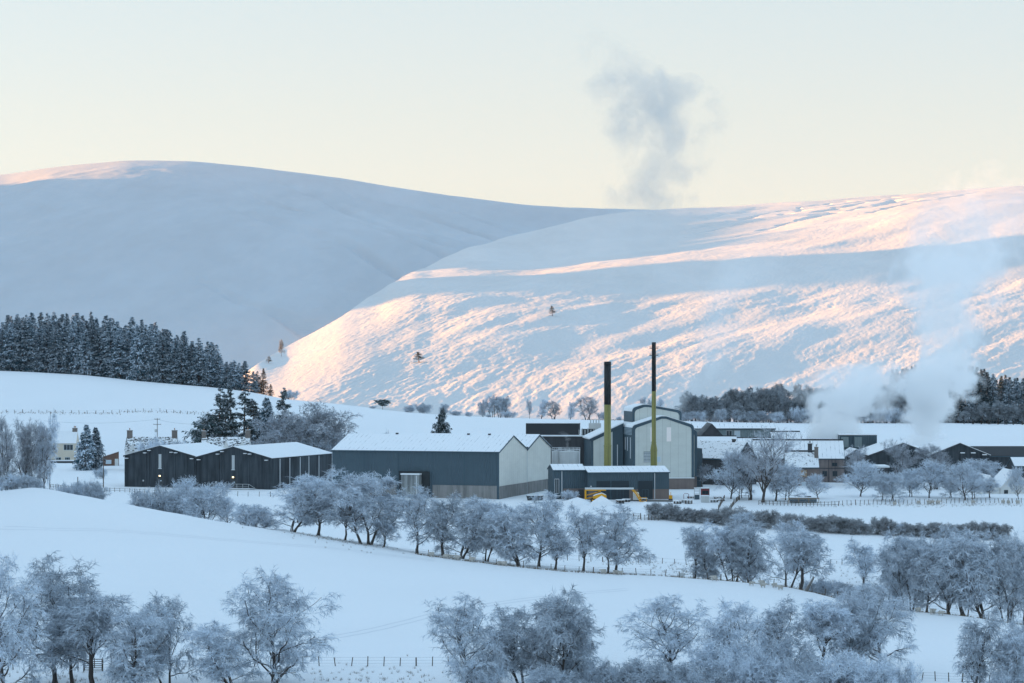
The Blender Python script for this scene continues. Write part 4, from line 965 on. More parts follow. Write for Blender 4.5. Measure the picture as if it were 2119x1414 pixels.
# dark boxy plant rooms and the black warehouses on the right
B9 = at_px('plant_room', 1813, 706, 0.0, 4); tag(B9, 'dark flat-roofed plant rooms with pale louvres above the right-hand sheds', 'plant room')
part('wall', M['slate_cladding'], B9, (-10.5, 0, 0, 10, -2, 12.0), (-6.6, 0.2, -0.4, -0.003, -2, 12.15)); part('roof', M['snow_clean'], B9, (-10.7, 0.4, -0.5, 10.2, 12.153, 12.3))
for x in (-10.2, -6.3): part('louvre', M['grey_cladding'], B9, (x, x + 2.2, -0.5, -0.405, 8.6, 11.6))
def gable_shed(name, label, px0, px1, D, he, hr, L, mt='black_render', th=0, roof='snow_roof', he1=None):
    w_ = (px1 - px0) * D / F / math.cos(R(th)); o = at_px(name, px1, D, 0.0, th); tag(o, label, 'shed')
    body_y(o, -w_, 0, L, he, hr, mt, he1); roof_y(o, -w_, 0, L, he, hr, roof, trim='black_render', he1=he1)
    return o, w_
g, w_ = gable_shed('shed', 'dark gabled shed left of the two black gables on the right', 1745, 1800, 690, 6.0, 8.4, 14, 'dark_stone')
g, w_ = gable_shed('shed', 'left of the two black gabled warehouses behind the orchard trees', 1800, 1938, 672, 7.5, 10.8, 28)
for x in (-w_ * 0.68, -w_ * 0.3):
    p_ = part('pilaster', M['black_render'], g, (x - 0.5, x + 0.5, -0.5, -0.003, -1, 8.6)); part('snow_cap', M['snow_clean'], p_, (x - 0.6, x + 0.6, -0.6, -0.003, 8.603, 8.85))
p_ = part('porch', M['black_render'], g, (-w_ + 8, -w_ + 10, -1.5, -0.003, -1, 5.2)); part('snow_cap', M['snow_clean'], p_, (-w_ + 7.9, -w_ + 10.1, -1.6, -0.003, 5.203, 5.45))
g, w_ = gable_shed('shed', 'right of the two black gabled warehouses behind the orchard trees', 1925, 2048, 668, 7.6, 10.9, 32)
for x in (-w_ * 0.46, -w_ * 0.28, -1.5):
    hh = min(8.8, 8.0 + (10.9 - 7.6) * (1 - abs(x + w_ / 2) / (w_ / 2)) * 0.5); p_ = part('pilaster', M['black_render'], g, (x - 0.5, x + 0.5, -0.5, -0.003, -1, hh - 0.6)); part('snow_cap', M['snow_clean'], p_, (x - 0.6, x + 0.6, -0.6, -0.003, hh - 0.597, hh - 0.35))
simple_house('shed', 'long dark slate-roofed shed at the far right edge', 'shed', 2160, 690, 0, 21.5, 14, 6.6, 9.0, 'black_render', 'slate_roof')
simple_house('shed', 'dark shed with flat snowy roof line at the right edge behind the pale gables', 'shed', 2180, 655, 0, 10.5, 10, 5.2, 7.2, 'black_render', 'snow_clean')
lw = at_px('low_store', 1838, 650, 0.0); tag(lw, 'low flat-roofed dark store with thick snow before the left black gable', 'store')
part('wall', M['dark_stone'], lw, (-8.6, 0, 0, 8, -2, 5.0)); part('roof', M['snow_clean'], lw, (-9.6, 0.3, -0.5, 8.2, 5.003, 5.5)); window(lw, -5.8, -4.4, 1.6, 3.2, 0.0, 'dark_metal', 'dark_glass', 1)
for lab, a_, b_ in (('left pale gable of the twin-roofed store at the right edge', 2030, 2068.5), ('right pale gable of the twin-roofed store at the right edge', 2069.5, 2135)):
    w_ = (b_ - a_) * 610 / F; o = at_px('twin_store', b_, 610, 0.0); tag(o, lab, 'store')
    body_y(o, -w_, 0, 16, 1.4, 5.6 if a_ > 2060 else 4.4, 'white_render', name='wall'); roof_y(o, -w_, 0, 16, 1.4, 5.6 if a_ > 2060 else 4.4, 'snow_roof', trim='white_render')
    if a_ > 2060: window(o, -w_ + 1.0, -w_ + 2.0, -0.6, 1.0, 0.0, 'dark_metal', 'dark_glass', 0)

# ---- houses on the left
h1 = simple_house('house', 'cream two-storey house with snowy roof beside the two dark spruces', 'house', 157, 800, -3, 10, 8, 6.8, 10.4, 'cream_render', 'snow_roof', z=0.2,
    chims=[(-0.8, 4, 10.0, 11.4, 1.6, 0.8, 2), (-9.6, 4, 10.0, 11.2, 1.2, 0.8, 0)], trim=None)
for q in ((-4.0, -0.9, 4.3, 6.2), (-9.6, -6.6, 4.3, 6.0), (-3.6, -1.9, 0.3, 2.0), (-9.6, -8.3, 0.3, 2.0)): window(h1, *q, 0.0, 'pale_glass', 'dark_glass', 2)
window(h1, -6.6, -4.8, -0.8, 2.0, 0.0, 'pale_glass', 'dark_glass', 1, 'door')
m = MB(); m.tube([(-8.9, 4, 11.2), (-8.9, 4, 17.0)], 0.06, 5); m.build('aerial', M['dark_metal'], h1)
gw = at_px('garden_wall', 162, 785, 0.2); tag(gw, 'dark stone garden wall capped with snow below the cream house', 'garden wall'); part('wall', M['dark_stone'], gw, (-9.5, 0, 0, 0.5, -1, 1.3)); part('coping', M['snow_clean'], gw, (-9.5, 0, -0.05, 0.55, 1.303, 1.45))
cb = at_px('timber_shed', 246, 770, 0.2, -20); tag(cb, 'brown timber shed with a white window left of the black sheds', 'shed')
m = MB(); m.prism([(-4.9, -1), (-4.9, 3.4), (0, 4.9), (0, -1)][::-1], 0, 4); m.build('wall', M['brown_timber'], cb); m = MB(); m.prism([(-5.2, 3.32), (0.3, 5.0), (0.3, 5.2), (-5.2, 3.52)][::-1], -0.3, 4.2); m.build('roof', M['snow_clean'], cb); window(cb, -4.2, -2.4, 1.0, 2.3, 0.0, 'white_pipe', 'pale_glass', 3); part('door', M['white_render'], cb, (-1.3, -0.2, -0.08, -0.003, -0.5, 2.6))
c2 = simple_house('cottage', 'slate-roofed cottage with two end chimneys showing above the left black shed', 'cottage', 363, 740, 0, 15.5, 8, 6.6, 10.3, 'white_render', 'roof_patchy', chims=[(-14.6, 4, 9.2, 12.4, 1.6, 0.9, 1), (-0.8, 4, 9.2, 12.4, 1.6, 0.9, 1)], trim=None)
for x in (-13.2, -5.0): m = MB(); m.prism([(x - 1.2, 6.0), (x + 1.2, 6.0), (x, 8.6)], -0.2, 2.4); m.build('dormer', M['white_render'], c2)
c3 = simple_house('cottage', 'slate-roofed cottage with pale dormers under the tall pines', 'cottage', 514, 750, 0, 14.8, 8, 6.9, 10.0, 'white_render', 'roof_patchy', chims=[(-14.3, 4, 9.0, 11.9, 1.3, 0.9, 1), (-0.6, 4, 9.0, 12.2, 1.5, 0.9, 1)], trim=None)
for x in (-12.6, -7.0, -2.0): m = MB(); m.prism([(x - 1.3, 6.2), (x + 1.3, 6.2), (x, 9.0)], -0.2, 2.4); m.build('dormer', M['white_render'], c3)
def pole(label, px, D, top, cross=False, z=None):
    zb = float(gz(px, D)) if z is None else z
    o = empty('utility_pole', (wx(px, D), D, zb)); tag(o, label, 'pole'); h = wz(top, D) - zb
    m = MB(); m.tube([(0, 0, -0.5), (0, 0, h)], [0.15, 0.10], 8); m.build('shaft', M['wood_post'], o)
    if cross:
        for dz, hw in ((0.25, 0.95), (2.0, 1.3)): part('crossarm', M['wood_post'], o, (-hw, hw, -0.16, -0.1, h - dz - 0.08, h - dz + 0.08))
        m = MB()
        for x, z0 in ((-0.9, h - 0.17), (0, h), (0.9, h - 0.17), (-1.2, h - 1.92), (1.2, h - 1.92)): m.tube([(x, -0.13, z0), (x, -0.13, z0 + 0.3)], 0.07, 6)
        m.build('insulator', M['white_pipe'], o); m = MB(); m.tube([(-0.45, -0.4, h - 4.6), (-0.45, -0.4, h - 3.6)], 0.36, 12); m.build('transformer', M['tank_steel'], o)
    return o
pole('utility pole with crossarms and transformer behind the cottage roof', 325.5, 800, 866, True)
pole('plain wooden pole on the track left of the black sheds', 214, 640, 942); pole('plain wooden pole before the left bare trees', 103, 520, 945)
pole('short pole with arm standing in the snow left of the black sheds', 161, 560, 987); pole('thin pole left of the spruces by the cream house', 175, 740, 930); pole('thin pole at the right of the two spruces', 183, 742, 932)
pole('lone dark pole on the skyline behind the white field', 1023, 1030, 839)
# wires between far poles
def wire(label, pts, r=0.03):
    m = MB(); P = []
    for (a, b) in zip(pts[:-1], pts[1:]):
        for k in range(9):
            t = k / 8; p = [a[i] * (1 - t) + b[i] * t for i in range(3)]; p[2] -= 4 * t * (1 - t) * 1.0; P.append(tuple(p))
    m.tube(P, r, 4); o = m.build('power_line', M['wire_metal']); tag(o, label, 'cable')
wire('thin power line sagging from the transformer pole across the left field', [(wx(90, 800), 800, wz(871, 800)), (wx(325, 800), 800, wz(868, 800)), (wx(440, 800), 800, wz(874, 800))], 0.022)
wire('cable from the brown timber shed to the track pole', [(wx(160, 700), 700, wz(944, 700)), (wx(214, 640), 640, wz(945, 640))], 0.02)
# ------------------------------------------------------------------ planting
DEC = {}
def D_(key, *a, **k): DEC[key] = make_deciduous(*a, **k)
D_('b1', 101, 13, 11, 1, 'birch', lean=0.05, cap=40000, ntw=10); D_('b2', 102, 13, 10.5, 2, 'birch'); D_('b3', 103, 13, 12, 3, 'birch', cap=40000, ntw=9)
D_('b4', 104, 13, 8, 1, 'birch', lean=-0.10, base=0.2); D_('b5', 105, 13, 9.5, 2, 'birch', base=0.05); D_('b6', 106, 12, 6.5, 1, 'birch', lean=0.12, base=0.3); D_('b7', 107, 14, 13, 1, 'birch', base=0.02, ntw=11, cap=45000)
D_('r1', 111, 8, 9, 1, 'round', base=0.14, tw=0.055, ntw=6); D_('r2', 112, 8, 8, 2, 'round', base=0.1, tw=0.055, ntw=6)
D_('u1', 121, 14, 10, 1, 'upright', base=0.08, twig='grey_twig', tw=0.04); D_('u2', 122, 14, 12, 3, 'upright', base=0.05, twig='grey_twig', tw=0.04)
D_('b8', 119, 13, 12.5, 1, 'birch', cap=60000, ntw=13, base=0.0); D_('u3', 123, 14, 14, 1, 'upright', base=0.1, twig='grey_twig', tw=0.04, cap=36000); D_('d1', 124, 11, 14, 1, 'round', base=0.0, twig='grey_twig', tw=0.075, ntw=12, cap=60000)
D_('s1', 131, 3.6, 5.5, 7, 'bush', tw=0.034, ntw=5, base=0.02); D_('s2', 132, 3.6, 5, 6, 'bush', tw=0.034, ntw=5, base=0.02); D_('h1', 133, 3.2, 4.5, 6, 'bush', twig='hedge_twig', tw=0.032, ntw=5, base=0.0); D_('h2', 134, 3.2, 4.2, 7, 'bush', twig='hedge_twig', tw=0.032, ntw=5, base=0.0)
D_('w1', 141, 15, 8, 1, 'round', base=0.25, tw=0.12, ntw=4, twig='wood_twig'); D_('w2', 142, 15, 9, 2, 'round', base=0.2, tw=0.12, ntw=4, twig='wood_twig'); D_('w3', 143, 15, 8, 1, 'birch', base=0.2, tw=0.11, ntw=4, twig='wood_twig')
CON = {}
for k in range(5): CON['sp%d' % k] = make_conifer(200 + k, 23, 8.5 + 0.5 * (k % 3), nb=260, sparse=0.8)
CON['dk'] = make_conifer(210, 23, 8.5, nb=240, sparse=0.8, needles='dark_needles'); CON['lone'] = make_conifer(211, 10, 9.5, nb=170, droop=0.05, sparse=1.2, needles='pine_needles')
CON['gd'] = make_conifer(212, 13, 8, nb=260, droop=0.3, sparse=1.1, needles='spruce_needles')
for k in range(3): CON['pn%d' % k] = make_conifer(220 + k, 22, 8, nb=120, start=0.30, needles='pine_needles', droop=0.1, gaps=0.25, sparse=1.4)
CON['pw'] = make_conifer(230, 12, 13, nb=150, start=0.08, needles='pine_needles', top=1, sparse=1.4, droop=0.0); CON['pf'] = make_conifer(231, 8, 9, nb=70, start=0.45, needles='pine_needles', top=1, sparse=1.6, droop=-0.2)
CON['la'] = make_conifer(240, 18, 7, nb=170, needles='larch_needles', sparse=0.7)
ALL = {**DEC, **CON}
rngp = random.Random(3)
def T_(key, name, px, D, top, w=None, label=None, cat='tree', group=None, by=None, dz=0, flip=None):
    """plant so that the crown top shows at photo row `top`, w = crown width in photo pixels"""
    if by is not None: D = hit(px, by, *(D if isinstance(D, tuple) else (290, 1090)))
    p = ALL[key]; z = float(gz(px, D)) + dz; h = max(0.8, wz(top, D) - z)
    wm = w * D / F * (1.25 if key[0] == 'b' else 1.1 if key in DEC else 1) if w else None
    fl = rngp.random() < 0.5 if flip is None else flip
    return plant(p, name, px - (0 if not w else 0), D, h, wm, label, cat, group, dz=dz, rz=rngp.uniform(-0.5, 0.5), flip=fl)

# front row below the big field
FR = [
 ('b7','birch_tree', 5, 300, 1153, 150, 'frosted birch cut off by the left edge in the front row'),
 ('b1','birch_tree', 112, 311, 1156, 165, 'tall frosted birch with thick crooked dark trunk at the lower left'),
 ('b4','birch_tree', 148, 309, 1222, 95, 'slim leaning frosted birch just right of the thick crooked trunk'),
 ('b6','birch_tree', 200, 306, 1226, 130, 'frosted birch leaning right over the wooden field gate'),
 ('b5','birch_tree', 262, 303, 1250, 130, 'dense drooping frosted birch right of the wooden field gate'),
 ('b2','birch_tree', 345, 306, 1238, 105, 'forked weeping frosted birch at the right end of the lower left group'),
 ('b5','birch_tree', 478, 306, 1288, 115, 'smaller frosted birch touching the left side of the big round lone tree'),
 ('b8','birch_tree', 565, 307, 1184, 170, 'big rounded frosted tree standing alone left of the fence in the front row'),
 ('b1','birch_tree', 965, 303, 1238, 140, 'tall ragged frosted birch left of the iron gate at the bottom middle'),
 ('b2','birch_tree', 1082, 310, 1262, 125, 'frosted birch with dark forks right above the iron gate'),
 ('b3','birch_tree', 1150, 306, 1219, 155, 'tall domed frosted tree at the bottom middle, highest of its clump'),
 ('b5','birch_tree', 1212, 309, 1284, 85, 'lower frosted tree on the right side of the bottom middle clump'),
 ('b7','birch_tree', 1388, 322, 1232, 190, 'wide spreading frosted tree left of centre in the lower right thicket'),
 ('b2','birch_tree', 1535, 316, 1250, 115, 'round-headed frosted tree behind the twiggy scrub of the lower right'),
 ('b4','birch_tree', 1608, 322, 1243, 85, 'narrow upright frosted birch between the round-headed tree and the twisted one'),
 ('b6','birch_tree', 1690, 322, 1240, 100, 'thin twisted frosted birch with gaps of field showing through'),
 ('b3','birch_tree', 1770, 326, 1225, 110, 'frosted birch left half of the tall lower right pair'),
 ('b1','birch_tree', 1822, 326, 1213, 140, 'tallest weeping frosted birch at the right end of the lower right thicket'),
 ('b4','birch_tree', 2022, 303, 1262, 80, 'slim frosted birch with a bare stub in the bottom right corner'),
 ('b5','birch_tree', 2075, 303, 1300, 90, 'second frosted birch from the right edge in the bottom right corner'),
 ('b2','birch_tree', 2125, 305, 1288, 90, 'frosted birch cut off by the right edge in the bottom right corner'),
]
for k_, n_, px_, d_, tp_, w_, lab_ in FR: T_(k_, n_, px_, d_, tp_, w_, lab_, 'tree', 'frosted birches along the front of the field')
BU = [(990, 303, 1352, 110, 's1', 'frosted bush at the foot of the ragged birch, bottom middle'), (1130, 300, 1375, 130, 's2', 'frosted bush under the domed tree at the bottom edge'), (1255, 304, 1368, 95, 's1', 'pale bush left of the scrub belt at the bottom edge'),
      (1345, 300, 1362, 130, 's2', 'low pale bush under the wide spreading tree'), (1425, 297, 1378, 110, 's1', 'low pale bush at the bottom edge, third in the scrub belt'), (1500, 305, 1322, 130, 's2', 'twiggy bush under the round-headed tree'), (1565, 298, 1342, 130, 's1', 'snowy tangled bush in the middle of the scrub belt'),
      (1610, 306, 1310, 120, 's2', 'tall tangled bush below the narrow upright birch'), (1680, 296, 1352, 140, 's1', 'dense low bush below the thin twisted birch'), (1755, 295, 1346, 150, 's2', 'broad pale bush near the right end of the scrub belt'), (1830, 297, 1352, 120, 's1', 'last pale bush at the right end of the scrub belt'), (1480, 294, 1400, 140, 's1', 'bush peeking over the bottom edge below the twiggy bush'), (1620, 293, 1385, 150, 's2', 'bush filling the bottom edge below the tangled bushes'), (2105, 298, 1375, 110, 's1', 'low bush in the bottom right corner')]
for px_, d_, tp_, w_, k_, lab_ in BU: T_(k_, 'bush', px_, d_, tp_, w_, lab_, 'bush', 'frosted scrub along the bottom edge')

# the row along the burn behind the big field
def cd(px, off): return float(crest_D(px)) + off
MR = [
 ('s1','bush',128,40,1000,50,'small frosted bush left of the low bushes beyond the left crest'),('s2','bush',160,42,996,55,'second small frosted bush beyond the left crest'),('s1','bush',187,44,996,55,'third frosted bush beyond the left crest'),('b5','small_tree',208,40,997,40,'little frosted tree at the right end of the low bushes beyond the left crest'),
 ('s2','bush',290,26,1014,48,'small bush at the left of the thicket below the black sheds'),('s1','bush',333,24,1004,80,'dense frosted bush below the left black shed'),('s2','bush',368,26,1010,75,'frosted bush in the middle of the thicket below the black sheds'),
 ('r1','small_tree',390,40,986,72,'round frosted crown rising before the gap of the black sheds'),('r2','small_tree',433,18,1000,90,'dark-centred round tree below the right black shed'),('r1','small_tree',472,18,1028,55,'small rounded tree right of the dark-centred round tree'),
 ('s2','bush',520,16,1042,100,'low greyish bush mound right of the thicket below the black sheds'),
 ('b5','birch_tree',606,14,983,105,'frosted tree before the white downpipes of the black shed'),('b4','birch_tree',660,13,1003,75,'narrower frosted tree left of the biggest mid-row tree'),('b6','birch_tree',712,14,1042,50,'small tree tucked under the left of the biggest mid-row tree'),
 ('b3','birch_tree',757,12,972,145,'biggest mid-row frosted tree with three trunks before the slate warehouse'),('b6','birch_tree',792,14,1075,60,'low tree tucked under the right of the biggest mid-row tree'),
 ('b1','birch_tree',864,12,1008,92,'frosted tree with forked dark trunk before the loading bay'),('b4','birch_tree',916,12,1022,65,'pale slender tree right of the loading bay tree'),('b5','birch_tree',955,12,1028,90,'dense frosted tree before the concrete base of the slate warehouse'),('b2','birch_tree',1005,12,1046,72,'airy frosted tree right of the dense one before the concrete base'),
 ('b5','birch_tree',1075,12,1046,90,'frosted tree at the left of the clump below the pale gables'),('b1','birch_tree',1118,14,1022,100,'tall frosted tree in the clump below the pale gables'),('b4','birch_tree',1150,10,1084,55,'small tilted tree at the right of the clump below the pale gables'),
 ('b4','birch_tree',1208,9,1047,55,'slim bent frosted birch standing apart left of the umbrella-shaped birch'),('b6','birch_tree',1256,8,1105,50,'small leaning birch at the foot of the umbrella-shaped birch'),('b1','birch_tree',1276,9,1047,100,'open umbrella-shaped frosted birch on the field edge'),
 ('b6','birch_tree',1435,13,1088,52,'tall thin ragged birch at the left of the centre-right clump'),('b5','birch_tree',1470,15,1128,70,'low frosted tree beside the tall thin ragged birch'),('b3','birch_tree',1514,14,1082,90,'broad frosted tree in the centre-right clump'),('b5','birch_tree',1556,16,1078,85,'dense grey frosted tree in the centre-right clump'),
 ('b2','birch_tree',1630,10,1080,90,'frosted birch with twin trunks right of the centre-right clump'),('b6','birch_tree',1652,8,1098,85,'frosted birch leaning right out of the twin-trunk one'),
 ('b4','birch_tree',1786,44,1118,55,'slender frosted birch left of the dense right-hand grove'),('b5','birch_tree',1838,22,1112,85,'left outermost tree of the dense right-hand grove'),('b3','birch_tree',1880,14,1100,95,'second tree of the dense right-hand grove'),('b1','birch_tree',1920,10,1108,90,'third tree of the dense right-hand grove'),
 ('b7','birch_tree',1962,9,1090,115,'tallest broad tree in the middle of the dense right-hand grove'),('b6','birch_tree',1998,9,1120,100,'tree with a trunk leaning across the right-hand grove'),('b5','birch_tree',2035,9,1096,110,'dark dense tree in the right part of the grove'),('b3','birch_tree',2082,14,1098,95,'tree of the right-hand grove next to the frame edge'),('b1','birch_tree',2120,22,1100,95,'tree of the right-hand grove cut off by the frame edge'),
 ('s1','bush',1700,20,1196,70,'fallen frosted branches right of the twin-trunk birch'),('s2','bush',1745,16,1205,70,'frosted bush between the fallen branches and the grove'),('s1','bush',1790,6,1212,90,'pale bush on the field edge below the slender birch'),
]
for k_, n_, px_, off_, tp_, w_, lab_ in MR: T_(k_, n_, px_, cd(px_, off_), tp_, w_, lab_, 'bush' if n_ == 'bush' else 'tree', 'frosted trees and bushes along the stream')

# hedge
hx = np.arange(1368, 2070, 25.0)
for i, px_ in enumerate(hx):
    by_ = np.interp(px_, [1360, 1550, 1750, 2050], [1073, 1090, 1104, 1116]); e_ = T_('h1' if i % 2 else 'h2', 'hedge_bush', px_ + rngp.uniform(-4, 4), (480, 600), by_ - rngp.uniform(22, 40), rngp.uniform(38, 56), None, by=by_)
    tag(e_, 'snow-dusted bush in the straight dark hedge across the right-hand fields', 'bush', 'bushes of the hedge across the right-hand fields')
for px_, tp_, w_, lab_ in ((1865, 1084, 60, 'rounded tree rising over the hedge, left one'), (1930, 1090, 55, 'rounded tree rising over the hedge behind the grove'), (2075, 1092, 60, 'rounded tree at the far right end of the hedge')): T_('r1', 'small_tree', px_, 515, tp_, w_, lab_, 'tree')
T_('r2', 'small_tree', 1535, (480, 600), 1060, 60, 'small dark bushy tree in the middle of the hedge', 'tree', by=1098)

# trees at the distillery
DT = [
 ('r1','tree',1513,(570,640),932,82,1033,'broad frosted tree nearest the hall at the roadside'),('r2','tree',1534,(570,640),950,45,1031,'small tree between the two broad roadside trees'),('u1','tree',1553,(570,640),925,60,1035,'slimmer tree left of the tallest roadside tree'),
 ('u3','tree',1580,(570,640),884,100,1040,'tallest bare tree before the distillery with a wide fan of branches'),('b4','tree',1606,(570,640),960,45,1038,'thin small tree right of the tallest roadside tree'),('r2','tree',1632,(570,640),958,58,1036,'small round tree below the stone house wall'),
 ('r1','tree',1692,(570,640),980,52,1032,'little round tree in front of the stained stone wall'),('r1','tree',1781,(570,640),952,80,1028,'round orchard tree first from the left on the bank'),('r2','tree',1824,(570,640),976,42,1036,'small leaning orchard tree second from the left'),
 ('r2','tree',1850,(570,640),978,52,1037,'forked orchard tree third from the left'),('r2','tree',1882,(570,640),970,50,1028,'orchard tree fourth from the left'),('r1','tree',1923,(570,640),950,72,1031,'orchard tree fifth from the left with a short thick trunk'),
 ('r2','tree',1965,(570,640),984,38,1030,'slim orchard tree sixth from the left'),('r1','tree',1997,(570,640),955,82,1036,'widest orchard tree below the right black gable'),('r2','tree',2012,(570,640),975,45,1032,'orchard tree half hidden right of the widest one'),('b4','tree',2048,(570,640),988,32,1031,'thin young tree before the pale twin-roofed store'),('r1','tree',2107,(570,640),965,46,1034,'orchard tree nearest the right edge'),
]
for k_, n_, px_, dd_, tp_, w_, by_, lab_ in DT: T_(k_, n_, px_, dd_, tp_, w_, lab_, 'tree', 'bare trees around the distillery', by=by_)
for k_, px_, d_, tp_, w_, lab_ in (('u1', 1775, 640, 922, 52, 'bare tree standing behind the first orchard tree'), ('u1', 1869, 635, 908, 52, 'tall narrow birch before the left black gable'), ('u2', 1934, 632, 920, 78, 'upright bare tree between the two black gables'), ('r2', 2035, 640, 950, 90, 'spreading frosted tree before the far right sheds'), ('u1', 1452, 640, 960, 24, 'thin bare tree at the right corner of the hall'), ('s1', 1178, 586, 1014, 32, 'snowy bush beside the red skip')):
    T_(k_, 'tree', px_, d_, tp_, w_, lab_, 'tree', 'bare trees around the distillery')
# left side
for k_, px_, d_, tp_, w_, lab_ in (('u2', 12, 476, 862, 75, 'bare upright tree at the left edge with many thin stems'), ('u1', 45, 477, 866, 60, 'second bare upright tree from the left edge'), ('u2', 70, 480, 872, 60, 'third bare upright tree from the left edge'), ('b4', 92, 482, 858, 42, 'pale wispy tree at the right of the left edge group'), ('s1', 20, 474, 975, 70, 'frosted bush at the foot of the left edge trees'), ('s2', 62, 474, 985, 70, 'frosted bush under the third upright tree')):
    T_(k_, 'tree' if k_[0] != 's' else 'bush', px_, d_, tp_, w_, lab_, 'tree' if k_[0] != 's' else 'bush', 'bare trees at the left edge')
T_('gd', 'spruce_tree', 177, 742, 878, 42, 'left spruce of the pair beside the cream house', 'tree'); T_('gd', 'spruce_tree', 196, 745, 884, 40, 'right spruce of the pair beside the cream house', 'tree')
T_('s1', 'bush', 318, 735, 905, 55, 'bare bush behind the left black shed ridge', 'bush'); T_('s2', 'bush', 372, 735, 913, 55, 'bare bush between the black shed roofs', 'bush')
T_('s1', 'bush', 208, 690, 968, 26, 'small bush beside the brown timber shed', 'bush'); 
for k_, px_, tp_, w_, lab_ in (('pw', 432, 856, 84, 'spreading dark pine at the left foot of the pine clump'), ('pn0', 452, 802, 58, 'tall thin pine at the left of the clump over the cottage'), ('pn1', 466, 812, 44, 'narrow half-bare pine second in the clump'), ('pn2', 478, 796, 36, 'bare-stemmed pine in the middle of the clump'), ('pn0', 505, 798, 66, 'tall dense pine right of the bare-stemmed one'), ('pn1', 524, 828, 62, 'lower pine behind the right cottage chimney'), ('gd', 549, 822, 58, 'pale snowy conifer between the pines and the flat-topped pine'), ('pn2', 584, 802, 46, 'dark layered pine above the round bare trees'), ('gd', 531, 862, 52, 'dark lower conifer beside the round bare trees')):
    T_(k_, 'pine_tree', px_, 790, tp_, w_, lab_, 'tree', 'pines above the cottage')
for k_, px_, tp_, w_, lab_ in (('d1', 590, 852, 150, 'left tree of the big round bare clump'), ('d1', 650, 834, 150, 'highest middle tree of the big round bare clump'), ('d1', 690, 862, 80, 'right tree of the big round bare clump'), ('d1', 618, 866, 110, 'front tree in the middle of the big round bare clump'), ('s1', 660, 900, 90, 'low scrub under the big round bare clump')):
    T_(k_, 'tree' if k_[0] != 's' else 'bush', px_, 775, tp_, w_, lab_, 'tree' if k_[0] != 's' else 'bush', 'round bare trees behind the slate warehouse')
T_('lone', 'spruce_tree', 915, 760, 844, 52, 'lone wide spruce rising behind the slate warehouse roof', 'tree')
T_('s1', 'bush', 800, 740, 896, 26, 'tuft of twigs above the slate warehouse ridge', 'bush')

# spruce plantation on the left shoulder
plx = []
top_ = curve([(-60, 660), (0, 656), (60, 650), (130, 648), (200, 650), (300, 664), (360, 684), (395, 694), (425, 702), (470, 734), (500, 744), (530, 756), (560, 770)])
for row in range(4):
    for px_ in np.arange(-30 + row * 6, 528 - row * 22, 18.5):
        px = px_ + rngp.uniform(-4, 4); d_ = float(c2_D(px)) + 8 + row * 16 + rngp.uniform(-4, 4)
        e_ = T_('sp%d' % rngp.randrange(5), 'spruce_tree', px, d_, float(top_(px)) + rngp.choice([-4, 2, 10, 22]) + rngp.uniform(-3, 5) + (0 if row else 6), rngp.uniform(34, 50), None)
        tag(e_, 'snow-dusted dark spruce in the dense plantation on the left shoulder', 'tree', 'spruces of the left plantation')
for k_, px_, tp_, w_, lab_ in (('la', 545, 762, 22, 'orange-brown larch at the right end of the plantation'), ('la', 560, 795, 18, 'small brown larch below the plantation end'), ('sp1', 532, 768, 26, 'last dark spruce before the sunlit slope'), ('s1', 600, 806, 34, 'small bare tree behind the layered pine')):
    T_(k_, 'tree', px_, float(c2_D(px_)) + 12, tp_, w_, lab_, 'tree')
# skyline shrubs beyond the white field
for i, (k_, px_, d_, tp_, w_, lab_) in enumerate([('pf', 792, 985, 827, 34, 'flat-topped wind-bent pine on the skyline of the white field'), ('s1', 772, 975, 840, 22, 'scrub left of the wind-bent pine'), ('s2', 850, 985, 838, 36, 'brownish scrub right of the wind-bent pine'), ('s1', 875, 990, 834, 34, 'second brownish scrub on the skyline'), ('b5', 915, 1000, 836, 30, 'pinkish bare tree behind the lone wide spruce'), ('s1', 942, 995, 850, 30, 'low brown scrub right of the lone wide spruce'), ('s2', 968, 998, 852, 28, 'low brown scrub farther right of the lone wide spruce'),
   ('b5', 1000, 1060, 832, 16, 'smallest pinkish birch left of the skyline pole'), ('b2', 1018, 1060, 820, 26, 'pinkish birch right at the skyline pole'), ('b3', 1034, 1062, 818, 28, 'widest pinkish birch by the skyline pole'), ('b4', 1046, 1064, 820, 16, 'pinkish birch at the right of the pole clump'), ('s2', 1012, 1000, 858, 30, 'bush at the foot of the skyline pole'), ('s1', 1052, 1000, 850, 30, 'bush right of the skyline pole'), ('b4', 1096, 1075, 826, 10, 'tiny lone birch between the pole clump and the bare scrub'), ('b5', 1120, 1040, 826, 18, 'small birch left of the wide bare scrub'),
   ('u2', 1146, 1000, 830, 66, 'wide low bare scrub on the skyline left of the chimneys'), ('b5', 1180, 1040, 832, 14, 'small reddish bush between the scrub and the round bare tree'), ('u2', 1216, 1000, 820, 62, 'round bare tree on the skyline just left of the shorter chimney'), ('s1', 1248, 1000, 852, 22, 'small bush left of the shorter chimney'), ('b2', 1332, 1045, 823, 22, 'small tree between the two chimneys'), ('b5', 1362, 1045, 824, 14, 'little tree right behind the taller chimney'), ('s1', 1313, 1000, 854, 20, 'low scrub between the chimneys'), ('s2', 1282, 1010, 862, 14, 'tiny scrub between the chimneys')]):
    T_(k_, 'tree' if k_[0] not in 's' else 'bush', px_, d_, tp_, w_, lab_, 'tree' if k_[0] != 's' else 'bush')
